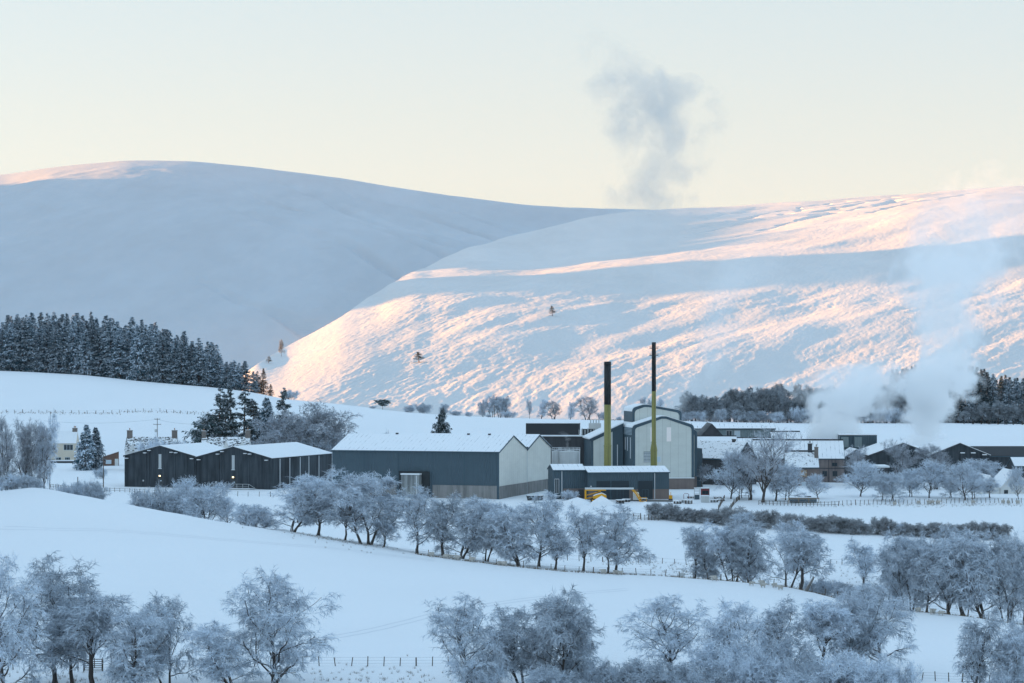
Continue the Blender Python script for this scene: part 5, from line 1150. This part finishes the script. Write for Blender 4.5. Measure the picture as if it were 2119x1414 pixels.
# wood right of the hall
wt_ = curve([(1395, 822), (1425, 806), (1470, 812), (1540, 806), (1580, 800), (1600, 790), (1640, 796), (1700, 800), (1740, 806), (1800, 800), (1840, 795)])
n_ = 0
for row in range(3):
    for px_ in np.arange(1408 + row * 7, 1905, 17.0):
        px = px_ + rngp.uniform(-6, 6); k_ = rngp.choice(['w1', 'w2', 'w3', 'w1']); e_ = T_(k_, 'woodland_tree', px, 985 + row * 22 + rngp.uniform(-7, 7), float(wt_(min(px, 1840))) + rngp.choice([-2, 4, 12, 22]) + rngp.uniform(-3, 8) + (6 if row == 0 else 0), rngp.uniform(26, 40), None)
        tag(e_, 'frosted tree of the wood behind the distillery, right of the pale hall', 'tree', 'trees of the wood behind the distillery')
for px_ in np.arange(1415, 1900, 15.0):
    e_ = T_('s1' if px_ % 2 else 's2', 'undergrowth_bush', px_ + rngp.uniform(-5, 5), 978 + rngp.uniform(-4, 8), 848 + rngp.uniform(-8, 6), 26, None); tag(e_, 'low frosted bush at the foot of the wood behind the distillery', 'bush', 'bushes at the foot of the wood')
ct_ = curve([(1840, 762), (1870, 752), (1905, 752), (1950, 762), (2000, 752), (2030, 760), (2060, 772), (2119, 778), (2160, 780)])
for row in range(3):
    for px_ in np.arange(1848 + row * 5, 2150, 15.0):
        if 1925 < px_ < 1975 and row == 0: continue
        px = px_ + rngp.uniform(-4, 4); d_ = 1035 + row * 18 + rngp.uniform(-4, 4)
        e_ = T_(rngp.choice(['sp0', 'sp3', 'dk', 'dk']), 'conifer_tree', px, d_, float(ct_(px)) + rngp.uniform(0, 16), rngp.uniform(28, 38), None)
        tag(e_, 'dark conifer of the plantation behind the right-hand steam plumes', 'tree', 'dark conifers behind the right-hand plumes')
T_('la', 'larch_tree', 1906, 1020, 758, 34, 'orange-brown larch catching the sun beside the big steam plume', 'tree'); T_('la', 'larch_tree', 1872, 1024, 764, 22, 'second reddish larch left of the sunlit one', 'tree')
for i, px_ in enumerate(np.arange(1996, 2125, 17.0)):
    e_ = T_('w2' if i % 2 else 'w3', 'frosted_tree', px_, 980, 832 + rngp.uniform(-6, 22), 34, None); tag(e_, 'low frosted tree along the foot of the dark conifers on the right', 'tree', 'frosted trees along the foot of the right conifers')
# trees on the hillside
def on_hill(px, by):
    pr_, tr_, X_, Dm, Zm = HRX; i = int(np.argmin(abs(pr_ - px))); s_ = sy(Zm[i], Dm[i]); j = int(np.argmax(s_ <= by)); return float(Dm[i, j]), float(Zm[i, j])
for k_, px_, by_, tp_, w_, lab_ in (('pn2', 867, 750, 727, 23, 'lone dark pine on the lit slope, left of the hillside pines'), ('pn2', 1143, 655, 633, 15, 'lone dark pine standing highest on the hillside'), ('pn0', 556, 752, 736, 13, 'small orange-lit pine on the left spur of the hillside'), ('w3', 583, 738, 702, 13, 'small dark bare tree in the shaded glen at the left spur'), ('w3', 608, 706, 697, 7, 'tiny tree on the crest line of the left spur')):
    d_, z_ = on_hill(px_, by_); p_ = ALL[k_]; e_ = empty('hill_tree', (wx(px_, d_), d_, z_ - 0.3), 0.3); h_ = (by_ - tp_) * d_ / F; w_m = w_ * d_ / F
    s_ = h_ / p_['h']; e_.scale = (w_m / p_['w'],) * 2 + (s_,); tag(e_, lab_, 'tree')
    for nm, me in p_['parts']: link(bpy.data.objects.new(nm, me), e_)

# ------------------------------------------------------------------ fences
POST = {}
def post_mesh(h, r=0.07):
    k = (round(h, 2), r)
    if k not in POST:
        m = MB(); m.tube([(0, 0, -0.5), (0, 0, h)], [r, r * 0.9], 6); o = m.build('post', M['wood_post']); POST[k] = o.data; bpy.data.objects.remove(o)
    return POST[k]
def fence(label, pts, step, h=1.15, wires=3, r=0.075, jit=0.08, rails=0):
    P = [np.array([wx(p, d), d]) for p, d in pts]; seg = [np.linalg.norm(b - a) for a, b in zip(P[:-1], P[1:])]; tot = sum(seg); n = max(2, int(tot / step)); rng = random.Random(len(label))
    c = P[0]; root = empty('fence', (c[0], c[1], float(gzw(c[0], c[1])))); tag(root, label, 'fence'); org = np.array(root.location); tops = []
    n = min(n, 99)
    for k in range(n + 1):
        s = tot * k / n; i = 0
        while i < len(seg) - 1 and s > seg[i]: s -= seg[i]; i += 1
        q = P[i] + (P[i+1] - P[i]) * min(1, s / seg[i]); z = float(gzw(q[0], q[1]))
        o = bpy.data.objects.new('post', post_mesh(h, r * (1.5 if k % 9 == 4 else 1))); link(o, root); o.location = (q[0] - org[0], q[1] - org[1], z - org[2]); o.rotation_euler = (rng.gauss(0, jit), rng.gauss(0, jit), 0); o.scale = (1, 1, rng.uniform(0.88, 1.12))
        tops.append((q[0] - org[0], q[1] - org[1], z - org[2]))
    if wires:
        m = MB()
        for w_ in range(wires):
            f = h * (0.30 + 0.62 * w_ / max(1, wires - 1)); m.tube([(x, y, z + f) for x, y, z in tops], 0.011, 3, cap=False)
        m.build('wire', M['wire_metal'], root)
    if rails:
        m = MB()
        for w_ in range(rails):
            f = h * (0.35 + 0.5 * w_ / max(1, rails - 1))
            for a, b in zip(tops[:-1], tops[1:]): m.tube([(a[0], a[1], a[2] + f), (b[0], b[1], b[2] + f)], 0.032, 4)
        m.build('rail', M['wood_post'], root)
    return root
fence('post and wire fence between the big lone tree and the bottom middle clump', [(425, 321), (640, 322), (900, 322), (1120, 323), (1260, 324)], 2.1, 1.25, 3)
fence('post and wire fence below the field on the far lower left', [(-40, 323), (150, 322), (310, 321), (400, 321)], 2.1, 1.25, 3)
fence('post and wire fence near the bottom right corner', [(1880, 321), (2000, 321), (2160, 320)], 1.7, 1.15, 3)
cl = [(p, float(crest_D(p)) + 3.5) for p in range(860, 1780, 60)]
fence('fence following the top edge of the big snowy field below the mid-row trees', cl, 2.6, 1.15, 3)
fence('fence at the field edge in front of the right-hand grove', [(p, float(crest_D(p)) + 3) for p in range(1840, 2150, 60)], 3.2, 1.25, 3)
fence('fence on the far bank of the stream left of the centre-right clump', [(1150, 476), (1260, 474), (1350, 473), (1420, 472)], 2.3, 1.1, 2)
fence('fence on the far bank of the stream between the twin-trunk birch and the grove', [(1600, 470), (1690, 469), (1790, 468)], 2.0, 1.1, 2)
fence('fence crossing the snow below the pale gables and the slate warehouse', [(990, 556), (1060, 552), (1120, 549), (1200, 546), (1300, 545)], 1.9, 1.1, 2)
fence('close-set fence beside the left end of the hedge', [(1312, 545), (1340, 545), (1362, 544)], 0.75, 1.2, 2)
fence('dense post fence along the foot of the orchard bank', [(1735, 573), (1850, 575), (1980, 577), (2060, 577), (2150, 577)], 1.05, 1.15, 2)
fence('dense post fence below the roadside trees', [(1570, 574), (1640, 572), (1700, 571), (1735, 572)], 0.85, 1.15, 2, rails=2)
fence('rail fence beside the snowy track leading up to the yard, left side', [(1486, 562), (1492, 574), (1499, 586)], 1.8, 1.1, 0, rails=3)
fence('rail fence beside the snowy track leading up to the yard, right side', [(1508, 560), (1518, 573), (1529, 586)], 1.6, 1.1, 0, rails=3)
fence('field fence crossing the white hillside on the left', [(-20, 884), (100, 884), (200, 884), (260, 888), (330, 890), (445, 880)], 2.9, 1.15, 2, r=0.09)
fence('low rail fence before the left black shed', [(105, 640), (160, 625), (210, 622), (252, 618), (330, 610)], 1.7, 1.0, 0, rails=2)
fence('dark post fence over the left crest by the edge trees', [(0, 476), (60, 475), (130, 480), (190, 520)], 1.5, 1.2, 2, r=0.09)
fence('short fence on the snow in front of the right black shed deck', [(470, 600), (520, 598), (560, 598)], 2.4, 1.2, 1)
# gates
def gate(label, px, D, wd, h=1.2, bars=5, mt='wood_post', rz=0):
    e = empty('gate', (wx(px, D), D, float(gz(px, D))), rz); tag(e, label, 'gate')
    m = MB(); m.box(-wd/2 - 0.12, -wd/2, -0.08, 0.08, -0.4, h + 0.25); m.box(wd/2, wd/2 + 0.12, -0.08, 0.08, -0.4, h + 0.25); m.build('gate_post', M['wood_post'], e)
    m = MB()
    for k in range(bars): z = 0.15 + (h - 0.2) * k / (bars - 1); m.box(-wd/2 + 0.02, wd/2 - 0.02, -0.035, 0.035, z, z + 0.09)
    m.box(-wd/2 + 0.02, -wd/2 + 0.1, -0.045, 0.045, 0.1, h); m.box(wd/2 - 0.1, wd/2 - 0.02, -0.045, 0.045, 0.1, h); m.build('leaf', M[mt], e)
gate('weathered wooden field gate among the lower left birches', 193, 319, 2.4, 1.6, 6)
gate('slim iron field gate under the bottom middle clump', 1068, 322, 2.6, 1.5, 6, 'wire_metal')
gate('dark gate in the fence beside the left end of the hedge', 1318, 547, 1.6, 1.2, 4); gate('small wooden gate right of the snowy track', 1540, 584, 2.2, 1.2, 4)
gate('small wooden gate by the left crest fence', 111, 482, 0.9, 1.3, 4)
tr_ = empty('trough', (wx(1405, 432), 432, float(gz(1405, 432)))); tag(tr_, 'pale sheet of corrugated metal leaning on the crest fence', 'metal sheet'); m = MB(); m.prism([(-0.0, -0.3), (1.0, -0.3), (1.0, 0.95), (0.0, 0.95)], 0, 0.05); m.build('sheet', M['tank_steel'], tr_)
for px_, D_q, lab_ in ((1520, 422, 'fallen timber rails beside the crest fence'),): 
    e_ = empty('timber', (wx(px_, D_q), D_q, float(gz(px_, D_q)))); tag(e_, lab_, 'timber'); m = MB(); m.tube([(-1.5, 0, 0.1), (0.6, 0, 1.0)], 0.08, 5); m.tube([(0.6, 0, 1.0), (1.4, 0, 0.1)], 0.08, 5); m.tube([(0.6, 0.1, -0.3), (0.6, 0.1, 1.4)], 0.09, 5); m.build('rail', M['wood_post'], e_)
e_ = empty('tree_stump', (wx(1676, 412), 412, float(gz(1676, 412)))); tag(e_, 'snapped snow-covered trunk leaning over the crest fence', 'tree stump'); m = MB(); m.tube([(-1.0, 0, -0.4), (-0.1, 0, 1.2), (0.7, 0.2, 2.6)], [0.35, 0.28, 0.18], 8); m.build('trunk', M['pale_bark'], e_)
# ponds and footbridge near the track
ft = empty('sleeper_stack', (wx(1662, 578), 578, float(gz(1662, 578)))); tag(ft, 'stack of grey snow-capped beams below the small stone house', 'beams')
m = MB()
for k in range(3): m.box(-3.2, 3.2, -0.5 + 0.0 * k, 0.5, 0.12 + 0.4 * k, 0.44 + 0.4 * k)
m.build('beam', M['slate_trim'], ft); part('snow_cap', M['snow_clean'], ft, (-3.25, 3.25, -0.53, 0.53, 1.243, 1.4)); m = MB()
for x in (-3.6, -1.2, 1.2, 3.6): m.box(x, x + 0.12, -0.75, -0.6, -0.3, 1.3)
m.box(-5.5, 3.8, -0.78, -0.70, 1.0, 1.1); m.build('rail', M['pale_wood'], ft)
bn = empty('picnic_bench', (wx(1672, 586), 586, float(gz(1672, 586)))); tag(bn, 'small dark bench on the snow behind the beam stack', 'bench'); part('seat', M['dark_metal'], bn, (-0.8, 0.8, -0.25, 0.25, 0.5, 0.6)); part('leg', M['dark_metal'], bn, (-0.7, -0.6, -0.2, 0.2, -0.1, 0.497)); part('leg', M['dark_metal'], bn, (0.6, 0.7, -0.2, 0.2, -0.1, 0.497)); part('backrest', M['dark_metal'], bn, (-0.8, 0.8, 0.25, 0.32, 0.603, 0.95))

# ------------------------------------------------------------------ sheep
def sheep_proto():
    vs = [(0, 0, 0.62), (-0.38, 0, 0.64), (0.34, 0, 0.66), (0.52, 0, 0.78), (0.70, 0, 0.80), (0.84, 0, 0.72), (-0.56, 0, 0.58)]; es = [(0, 1), (0, 2), (2, 3), (3, 4), (4, 5), (1, 6)]; rr = [0.33, 0.30, 0.28, 0.15, 0.12, 0.07, 0.10]
    for bx, b in ((-0.34, 1), (0.30, 2)):
        for y in (-0.15, 0.15):
            i = len(vs); vs += [(bx, y, 0.38), (bx + 0.02, y, 0.18), (bx, y, 0.0)]; es += [(b, i), (i, i + 1), (i + 1, i + 2)]; rr += [0.11, 0.05, 0.045]
    me = bpy.data.meshes.new('sheep'); me.from_pydata(vs, es, []); me.materials.append(M['wool']); o = bpy.data.objects.new('sheep', me); COL.objects.link(o)
    sk_ = o.modifiers.new('skin', 'SKIN'); sb_ = o.modifiers.new('sub', 'SUBSURF'); sb_.levels = 1; sb_.render_levels = 1; sk_.use_smooth_shade = True
    for i, r_ in enumerate(rr): me.skin_vertices[0].data[i].radius = (r_, r_)
    me.skin_vertices[0].data[0].use_root = True
    return o
SH = sheep_proto(); first = True
SL = [(893, 1, 'sheep at the left end of the flock along the crest fence'), (922, 1, 'sheep second from the left along the crest fence'), (933, 1.5, 'sheep third from the left along the crest fence'), (946, 1, 'sheep fourth from the left below the dense mid-row tree'), (976, 1, 'sheep standing alone below the airy mid-row tree'), (1034, 1.5, 'left sheep of the pair below the gables clump'), (1044, 1, 'right sheep of the pair below the gables clump'), (1249, 1, 'sheep at the foot of the small leaning birch'), (1273, 1, 'sheep beneath the umbrella-shaped birch'), (1283, 0.6, 'sheep right of the umbrella-shaped birch trunk'),
      (1478, -1, 'sheep lying below the broad tree of the centre-right clump'), (1555, -4, 'sheep in the open right of the fallen timber rails'), (1579, -5, 'nearer sheep of the overlapping pair in the open'), (1577, -1, 'farther sheep of the overlapping pair in the open'), (1603, -3, 'sheep close to the fence left of the twin-trunk birch'), (1615, -5, 'small sheep nearest the twin-trunk birch'), (1875, 1, 'sheep at the left foot of the right-hand grove'), (1900, 0.5, 'second sheep before the right-hand grove'), (1930, -1, 'third sheep before the right-hand grove'), (1947, -1.5, 'rightmost sheep before the right-hand grove')]
for px_, off_, lab_ in SL:
    d_ = float(crest_D(px_)) + off_; o = SH if first else SH.copy()
    if not first: COL.objects.link(o)
    first = False; o.location = spot(px_, d_, -0.04); o.rotation_euler = (0, 0, rngp.choice([0, math.pi]) + rngp.uniform(-0.6, 0.6)); s_ = rngp.uniform(0.85, 1.1); o.scale = (s_,) * 3; tag(o, lab_, 'sheep', 'sheep along the fences')
for px_, dd_, lab_ in ((1851, -3, 'sheep standing clear below the orchard fence'), (1901, -1, 'sheep at the orchard fence left of the middle pair'), (1922, -0.8, 'left sheep of the middle pair at the orchard fence'), (1929, -0.8, 'right sheep of the middle pair at the orchard fence'), (1941, -1, 'sheep right of the middle pair at the orchard fence'), (2014, -1, 'sheep at the orchard fence below the widest orchard tree'), (2076, -1, 'sheep at the orchard fence left of the right edge'), (2087, -1.5, 'second sheep from the right edge at the orchard fence'), (2106, -1.5, 'sheep at the orchard fence nearest the right edge')):
    d_ = 576 + dd_; o = SH.copy(); COL.objects.link(o); o.location = spot(px_, d_, -0.04); o.rotation_euler = (0, 0, rngp.uniform(0, 6)); tag(o, lab_, 'sheep', 'sheep along the fences')

# ------------------------------------------------------------------ tyre tracks and dead grass
def track(name, ctrl, half=0.16, gap=1.7):
    P = []; xs = [c[0] for c in ctrl]; ys = [c[1] for c in ctrl]
    for px in np.linspace(xs[0], xs[-1], 160): d = hit(px, float(np.interp(px, xs, ys)) + 1.0 * math.sin(px / 60), 300, float(crest_D(px)) - 3); P.append((wx(px, d), d))
    P = np.array(P)
    for _ in range(6): P[1:-1] = 0.25 * P[:-2] + 0.5 * P[1:-1] + 0.25 * P[2:]
    T = np.gradient(P, axis=0); T /= np.linalg.norm(T, axis=1, keepdims=True); N = np.stack([-T[:, 1], T[:, 0]], 1)
    m = MB()
    for s in (-gap / 2, gap / 2):
        L = P + N * (s - half); Rr_ = P + N * (s + half); V = []
        for a, b in zip(L, Rr_): V += [(a[0], a[1], float(gzw(*a)) + 0.012), (b[0], b[1], float(gzw(*b)) + 0.012)]
        m.add(V, [(2*i, 2*i+2, 2*i+3, 2*i+1)[::-1] for i in range(len(P) - 1)])
    o = m.build(name, M['packed_snow']); tag(o, kind='structure')
snow_mat('packed_snow', (0.70, 0.73, 0.77))
track('track', [(655, 1327), (740, 1312), (830, 1290), (910, 1269), (1060, 1246), (1200, 1228), (1300, 1220)])
track('track', [(0, 1093), (200, 1098), (420, 1113), (700, 1138), (900, 1160)], 0.10)
# dead grass tufts: along the fences and on the stream banks
def tufts(name, spots_, hmin, hmax, mt, per=14):
    rng = np.random.default_rng(91); V = []; 
    for (x, y) in spots_:
        z = float(gzw(x, y)) - 0.03
        for k in range(per):
            a = rng.uniform(0, 2*np.pi); h = rng.uniform(hmin, hmax); r = rng.uniform(0, 0.25); l = rng.uniform(0.1, 0.6) * h; b = np.array([x + r * math.cos(a), y + r * math.sin(a), z]); t = b + [l * math.cos(a), l * math.sin(a), h]; s = np.array([math.sin(a), -math.cos(a), 0]) * 0.03
            V += [b - s, b + s, t]
    V = np.array(V); o = mesh_np(name, V, np.arange(len(V)).reshape(-1, 3), M[mt]); tag(o, kind='stuff'); return o
mat('dead_grass', (0.20, 0.15, 0.10), 0.9); mat('frost_grass', (0.40, 0.38, 0.36), 0.9)
rg = np.random.default_rng(44); S = []
for px_ in rg.uniform(860, 1760, 700): d_ = float(crest_D(px_)) + 3.5 + rg.normal(0, 0.5); S.append((wx(px_, d_), d_))
for px_ in rg.uniform(1840, 2140, 220): d_ = float(crest_D(px_)) + 3 + rg.normal(0, 0.5); S.append((wx(px_, d_), d_))
tufts('grass', S, 0.12, 0.42, 'dead_grass', 7)
S = []
for c_, s_, n_ in (((1430, 458), (40, 6), 160), ((1700, 448), (60, 12), 260), ((1740, 430), (40, 8), 160), ((760, 311), (110, 6), 170), ((120, 312), (70, 4), 160), ((1950, 573), (120, 2), 200), ((1330, 470), (60, 3), 80), ((700, 452), (60, 8), 120)):
    for _ in range(n_): px_ = rg.normal(c_[0], s_[0]); d_ = rg.normal(c_[1], s_[1]); S.append((wx(px_, d_), d_))
tufts('frosty_grass', S, 0.15, 0.5, 'frost_grass', 8)
S = []
for _ in range(260):
    px_ = rg.uniform(0, 445); d_ = 884 + rg.normal(0, 1.5) + (5 if px_ > 250 else 0); S.append((wx(px_, d_), d_))
for _ in range(200): px_ = rg.normal(1275, 40); d_ = rg.uniform(985, 1060); S.append((wx(px_, d_), d_))
tufts('grass', S, 0.2, 0.6, 'dead_grass', 7)
# ------------------------------------------------------------------ steam
def plume(label, D, ctrl, dens=1.0, nscale=1.0, sharp=2.2, seed=0, col=(0.985, 0.99, 0.995), ydepth=0.9, step=1.0):
    """ctrl: (px, py, radius in px, density 1/m) from the bottom up"""
    c = sorted([(wz(py, D), wx(px, D), r * D / F, d * dens) for px, py, r, d in ctrl])
    z0, z1 = c[0][0], c[-1][0]; ts = np.array([(a[0] - z0) / (z1 - z0) for a in c]); xs = np.array([a[1] for a in c]); rs = np.array([a[2] for a in c]); ds = np.array([a[3] for a in c])
    xo = float(xs.mean()); o_loc = (xo, D, z0)
    T = np.linspace(0, 1, 26); X = np.interp(T, ts, xs) - xo; Rr = np.interp(T, ts, rs) * 1.45; Z = T * (z1 - z0)
    n = 20; rng = np.random.default_rng(seed); V = []
    for t, x, r, z in zip(T, X, Rr, Z):
        if t in (0.0, 1.0): r *= 0.55
        for k in range(n):
            a = 2 * np.pi * k / n; q = r * (1 + 0.05 * math.sin(2 * a + z * 0.1)); V.append((x + q * math.cos(a), q * math.sin(a), z))
    V += [(X[0], 0, Z[0] - 0.3 * rs[0] * 0.5), (X[-1], 0, Z[-1] + 0.4 * rs[-1])]
    me = bpy.data.meshes.new('steam_plume'); fs = []
    for i in range(len(T) - 1):
        for k in range(n): a = i*n+k; b = i*n+(k+1)%n; fs.append((a, b, b+n, a+n))
    L = len(T) * n
    fs += [((k+1)%n, k, L) for k in range(n)] + [((len(T)-1)*n+k, (len(T)-1)*n+(k+1)%n, L+1) for k in range(n)]
    me.from_pydata(V, [], fs)
    m = bpy.data.materials.new('steam'); m.use_nodes = True; nt_ = m.node_tree; nt_.nodes.clear(); t = NT(m)
    out = t.n('ShaderNodeOutputMaterial'); pv = t.n('ShaderNodeVolumePrincipled'); t.l(pv.outputs[0], out.inputs['Volume'])
    pv.inputs['Color'].default_value = (*col, 1); pv.inputs['Anisotropy'].default_value = 0.15
    tc_ = t.n('ShaderNodeTexCoord'); P = tc_.outputs['Object']; sp = t.n('ShaderNodeSeparateXYZ'); t.l(P, sp.inputs[0])
    tt = t.math('DIVIDE', sp.outputs['Z'], z1 - z0, clamp=True)
    def fc(vals):
        lo, hi = float(min(vals)), float(max(vals)); s_ = (hi - lo) or 1.0
        f = t.n('ShaderNodeFloatCurve'); cu = f.mapping.curves[0]; f.mapping.extend = 'HORIZONTAL'
        pts = [(float(a), (float(v) - lo) / s_) for a, v in zip(ts, vals)]
        while len(cu.points) < len(pts): cu.points.new(0.5, 0.5)
        for p_, (a, b) in zip(cu.points, pts): p_.location = (a, b); p_.handle_type = 'AUTO_CLAMPED'
        f.mapping.update(); t.l(tt, f.inputs['Value']); return t.math('ADD', t.math('MULTIPLY', f.outputs[0], s_), lo)
    cx, rr, dd = fc(xs - xo), fc(rs), fc(ds)
    dx = t.math('DIVIDE', t.math('SUBTRACT', sp.outputs['X'], cx), rr); dy = t.math('DIVIDE', sp.outputs['Y'], t.math('MULTIPLY', rr, ydepth))
    d_ = t.math('SQRT', t.math('ADD', t.math('MULTIPLY', dx, dx), t.math('MULTIPLY', dy, dy)))
    rm = float(np.mean(rs)); mp = t.n('ShaderNodeMapping'); mp.inputs['Location'].default_value = (seed * 7.1, seed * 3.3, seed); t.l(P, mp.inputs['Vector'])
    n1 = t.n('ShaderNodeTexNoise'); n1.inputs['Scale'].default_value = 0.55 * nscale / rm; n1.inputs['Detail'].default_value = 6; n1.inputs['Roughness'].default_value = 0.6; n1.inputs['Distortion'].default_value = 0.5; t.l(mp.outputs[0], n1.inputs['Vector'])
    sh = t.math('ADD', t.math('SUBTRACT', 1.12, d_), t.math('MULTIPLY', t.math('SUBTRACT', n1.outputs['Fac'], 0.53), 5.0))
    sh = t.math('MULTIPLY', sh, sharp, clamp=True)
    edge = t.math('MULTIPLY', t.math('SUBTRACT', 1.44, d_), 3.0, clamp=True)
    t.l(t.math('MULTIPLY', t.math('MULTIPLY', sh, edge), dd), pv.inputs['Density'])
    try: m.cycles.volume_step_rate = step
    except Exception: pass
    me.materials.append(m)
    o = bpy.data.objects.new('steam_plume', me); COL.objects.link(o); o.location = o_loc
    tag(o, label, 'steam plume')
    return o
plume('thin grey smoke rising from the shorter chimney and spreading against the sky', 604, [(1257, 746, 5, 0.03), (1264, 715, 13, 0.030), (1278, 660, 30, 0.024), (1296, 590, 50, 0.026), (1330, 510, 56, 0.012), (1350, 440, 78, 0.020), (1352, 400, 80, 0.040), (1376, 330, 84, 0.026), (1362, 260, 108, 0.034), (1352, 200, 112, 0.036), (1302, 140, 80, 0.020), (1256, 95, 48, 0.012), (1225, 60, 30, 0.003)], dens=1.7, nscale=1.9, seed=3, sharp=1.3, col=(0.73, 0.745, 0.755))
plume('faint pale steam drifting up from behind the tall hall', 655, [(1398, 850, 20, 0.07), (1420, 780, 52, 0.06), (1455, 700, 80, 0.042), (1495, 620, 100, 0.038), (1525, 560, 86, 0.03), (1545, 510, 36, 0.003)], nscale=0.7, seed=5, sharp=1.2)
plume('dense white steam billowing left of the conifers, over the big stone building', 722, [(1720, 925, 52, 0.25), (1733, 885, 58, 0.42), (1736, 845, 66, 0.36), (1756, 805, 92, 0.20), (1784, 775, 84, 0.14), (1822, 742, 40, 0.02)], dens=1.3, nscale=2.4, seed=9, sharp=1.5)
plume('wispy white steam drifting between the two dense plumes', 728, [(1822, 872, 26, 0.03), (1832, 830, 40, 0.05), (1842, 790, 42, 0.05), (1850, 755, 26, 0.02)], dens=2, nscale=1.8, seed=12, sharp=1.6)
plume('biggest white steam column before the dark conifers, thinning out up the hillside', 724, [(1926, 920, 56, 0.30), (1930, 860, 62, 0.55), (1950, 800, 78, 0.50), (1966, 765, 80, 0.28), (1962, 700, 66, 0.13), (1958, 620, 94, 0.09), (1975, 540, 130, 0.08), (2005, 460, 130, 0.036), (2035, 395, 100, 0.016), (2050, 345, 56, 0.006)], dens=1.4, nscale=2.2, seed=15, sharp=1.4)
plume('small wisp of steam over the dark roofs right of the hall', 700, [(1440, 900, 8, 0.03), (1450, 885, 20, 0.04), (1466, 870, 22, 0.02), (1485, 858, 12, 0.005)], nscale=1.0, seed=18, sharp=1.5)
plume('thin wisp of steam rising from the wide steel tank', 640, [(1174, 934, 2.5, 0.20), (1173, 918, 4.5, 0.20), (1172, 905, 9, 0.10), (1164, 896, 13, 0.03)], nscale=1.0, seed=21, sharp=1.6)

# ------------------------------------------------------------------ air
m = bpy.data.materials.new('air'); m.use_nodes = True; m.node_tree.nodes.clear()
o_ = m.node_tree.nodes.new('ShaderNodeOutputMaterial'); v_ = m.node_tree.nodes.new('ShaderNodeVolumePrincipled'); m.node_tree.links.new(v_.outputs[0], o_.inputs['Volume'])
v_.inputs['Color'].default_value = (0.86, 0.93, 0.97, 1); v_.inputs['Density'].default_value = 1.4e-5

b_ = MB(); b_.box(-5900, 8100, -420, 6800, -185, 472); hz = b_.build('haze', m); tag(hz, kind='stuff')
